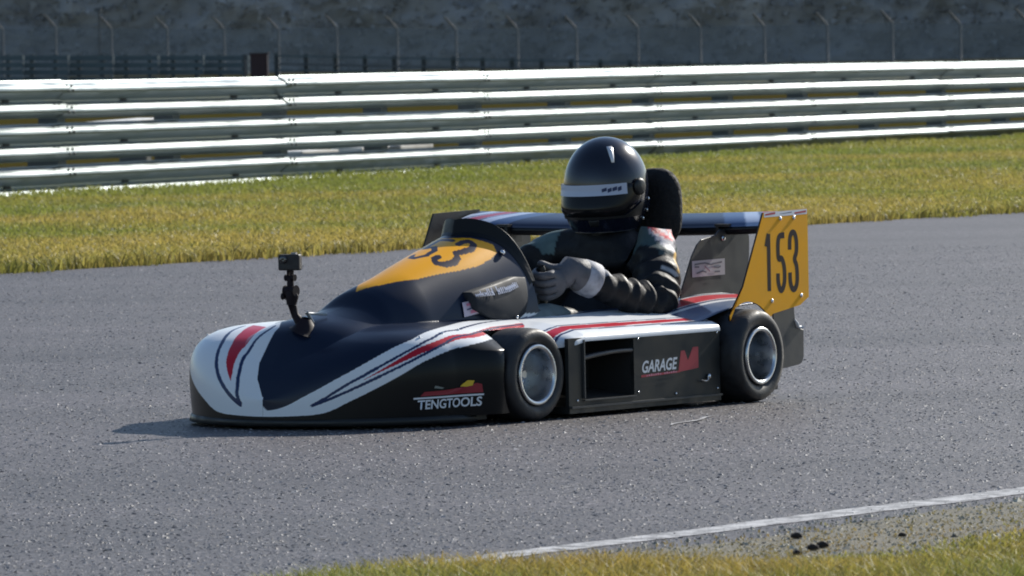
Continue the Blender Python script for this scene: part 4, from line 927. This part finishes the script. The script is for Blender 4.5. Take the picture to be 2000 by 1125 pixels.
# helmet
hel_loc = Vector((.012, DC, .645)); hyaw = math.radians(4)
def hsurf(az, zz, off=0.):
    """helmet surface point: azimuth from straight ahead (left positive), height above the eye line centre"""
    top, bot = .152, -.128
    u = zz / top if zz > 0 else zz / .19
    r = math.sqrt(max(1 - abs(u) ** 2.15, 0))
    c, s = math.cos(az), math.sin(az)
    a = .138 if c > 0 else .142; bb = .124
    rad = 1 / math.sqrt((c / a) ** 2 + (s / bb) ** 2) * r
    if zz < .0 and c > 0: rad += .020 * min(1, -zz / .06) * c ** 1.5 * (1 + .25 * min(1, -zz / .12))
    if zz < -.05: rad *= 1 - .05 * ((-zz - .05) / .08)
    rad += off
    return ((rad) * c, (rad) * s, zz + (off if zz > .13 else 0))
nz_, na = 60, 96; zs = np.r_[np.linspace(-.128, .10, 38), .10 + .052 * np.sin(np.linspace(0, math.pi / 2, 23)[1:])]
V = [hsurf(a_, float(z_)) for z_ in zs for a_ in np.linspace(-math.pi, math.pi, na, endpoint=False)]
n0 = len(V); Q = grid_faces(len(zs), na, wrap_v=True)
V += [(p[0] * .86, p[1] * .86, p[2] + .012) for p in V[:na]]; Q = np.vstack([Q[:, ::-1], np.array([(j, (j + 1) % na, n0 + (j + 1) % na, n0 + j) for j in range(na)])])
M_shell = mat('helmet_shell', (.008, .011, .022), .18, coat=.45, spec=.35, noise=(8, .2))
helmet = obj('helmet', quad_mesh('helmet', V, Q, True), M_shell, person); helmet.location = hel_loc; helmet.rotation_euler = (0, math.radians(4), hyaw)
def patch(name, az0, az1, z0f, z1f, off, m, nu=60, nv=14, edge=True):
    V = []
    for i, a_ in enumerate(np.linspace(az0, az1, nu)):
        for t in np.linspace(0, 1, nv):
            s = i / (nu - 1); zz = z0f(s) * (1 - t) + z1f(s) * t; e = min(1, 6 * min(s, 1 - s, t, 1 - t) + .02) if edge else 1; V.append(hsurf(a_, zz, off * e ** .5))
    return obj(name, quad_mesh(name, V, grid_faces(nu, nv), True), m, helmet)
rad = math.radians
patch('visor', rad(-98), rad(88), lambda s: -.078 + .045 * max(0, abs(s - .5) - .3) / .2, lambda s: .018 - .006 * max(0, abs(s - .5) - .35) / .15, .006, mat('smoked_visor', (.010, .010, .011), .14, spec=.2))
patch('visor_strip', rad(-75), rad(57), lambda s: -.017 + .004 * s, lambda s: .016 + .004 * s, .0085, mat('pale_blue_strip', (.50, .55, .66), .4), edge=False)
for (a0, a1, zl, zh) in ((24, 30, -.004, .006), (31, 36, -.006, .005), (37, 43, -.003, .008), (44, 49, -.004, .008)): patch('strip_mark', rad(a0), rad(a1), lambda s: zl + .004 * s, lambda s: zh + .004 * s, .0095, M_navyp, 6, 4, False)
patch('eye_port_edge', rad(-100), rad(92), lambda s: -.086, lambda s: -.078 + .04 * max(0, abs(s - .5) - .3) / .2, .004, M_black, edge=False)
p = hsurf(rad(80), .003, .004); V, Fc = lathe_y([(0, 0), (.026, 0), (.025, .006), (.018, .009), (0, .010)], 24)
o = obj('visor_pivot', quad_mesh('visor_pivot', V, Fc, True), M_black, helmet); o.location = p; o.rotation_euler = (0, 0, rad(-10))
# narrow bright raised streak on the crown, chin vent, rear spoiler and strap
def blob(name, az, z0, z1, w0, w1, off, m):
    V = []
    for i in range(14):
        t = i / 13; zz = z0 + (z1 - z0) * t; w = w0 + (w1 - w0) * t
        for s in np.linspace(-1, 1, 7): V.append(hsurf(az + s * w, zz, off * (1 - abs(s) ** 2.5) * min(1, 5 * min(t, 1 - t) + .1) + .0005))
    return obj(name, quad_mesh(name, V, grid_faces(14, 7), True), m, helmet)
blob('crown_streak', rad(42), .082, .128, .035, .12, .006, mat('bright_streak', (.75, .75, .75), .3, .4))
blob('chin_vent', rad(12), -.108, -.088, .10, .12, .004, M_black)
V = []
for i, a_ in enumerate(np.linspace(rad(125), rad(235), 30)):
    for zz, of in ((-.03, .0), (-.045, .012), (-.07, .018), (-.085, .004)): V.append(hsurf(a_, zz, of * math.sin(math.pi * i / 29) ** .3))
obj('rear_spoiler', quad_mesh('rear_spoiler', V, grid_faces(30, 4), True), M_shell, helmet)
for k, (a_, zz) in enumerate(((112, -.04), (118, -.075), (108, -.098))):
    p = hsurf(rad(a_), zz, .002); o = obj('bolt', SCREW, None, helmet); o.location = p; o.rotation_euler = (0, 0, rad(a_ - 90)); o.scale = (.6,) * 3

# ------------------------------------------------------------------ action camera on its mount
def kpt(p): return Vector(KART_O) + HEAD * p[0] + LEFT * p[1] + Vector((0, 0, p[2]))
CX, CY = 1.500, .012
acam = empty('action_camera', kpt((CX, CY, .29)), 'small dark action camera standing on a jointed mount on the nose', 'camera'); acam.rotation_euler = (0, 0, KROT)
M_cam = mat('camera_rubber', (.030, .027, .026), .6, noise=(60, .2)); M_arm = mat('mount_plastic', (.014, .008, .011), .6, spec=.25, noise=(30, .2))
V, Fc = box_v((0, 0, .182), (.030, .064, .046)); o = bevel(obj('camera_body', make_mesh('camera_body', V, Fc), M_cam, acam), .005, 3); o.rotation_euler = (0, 0, rad(18))
V, Fc = lathe_y([(0, 0), (.011, 0), (.011, .006), (.008, .008), (0, .006)], 20); l_ = obj('lens', quad_mesh('lens', V, Fc, True), mat('lens_glass', (.01, .01, .012), .08, coat=1.), o); l_.location = (.015, -.014, .19); l_.rotation_euler = (0, 0, rad(-90))
V, Fc = box_v((-.002, .012, .207), (.012, .016, .006)); obj('shutter_button', make_mesh('shutter_button', V, Fc), mat('grey_button', (.3, .28, .27), .5), o)
V, Fc = join([box_v((0, -.006, .148), (.014, .005, .026)), box_v((0, .006, .148), (.014, .005, .026)), tube_v([(0, -.016, .138), (0, .016, .138)], .008, 12), tube_v([(0, 0, .140), (0, 0, .108)], [.009, .011], 10), box_v((0, 0, .126), (.018, .014, .022))]); bevel(obj('mount_arm', make_mesh('mount_arm', V, Fc), M_arm, acam), .002)
V, Fc = join([tube_v([(0, -.018, .100), (0, .020, .100)], .015, 14), tube_v([(0, .0, .104), (-.002, .004, .085), (0, .002, .060)], [.016, .019, .014], 12), tube_v([(.0, -.028, .085), (.0, -.016, .085)], .009, 10)]); bevel(obj('mount_joint', make_mesh('mount_joint', V, Fc), M_arm, acam), .002)
V, Fc = join([tube_v([(0, 0, .07), (-.004, .012, .03), (-.010, .028, .006)], [.012, .011, .016], 12)]); obj('mount_foot', make_mesh('mount_foot', V, Fc, True), M_arm, acam)
V = []
for i, t in enumerate(np.linspace(0, 1, 10)):
    for j in range(20):
        w = 2 * math.pi * j / 20; r = .036 * (1 - t) + .012; V.append((-.012 + r * 1.1 * math.cos(w), .045 + r * math.sin(w), -.018 + .040 * t ** 1.4 - .35 * r * math.sin(w)))
obj('suction_pad', quad_mesh('suction_pad', V, grid_faces(10, 20, wrap_v=True), True), M_arm, acam)
V, Fc = join([tube_v([(-.03, .03, .035), (-.09, .06, .030)], .004, 8), tube_v([(-.02, .04, .04), (-.04, .05, .005), (-.06, .055, .002)], .005, 8)]); obj('mount_lever', make_mesh('mount_lever', V, Fc, True), mat('lever_grey', (.35, .38, .4), .4), acam)
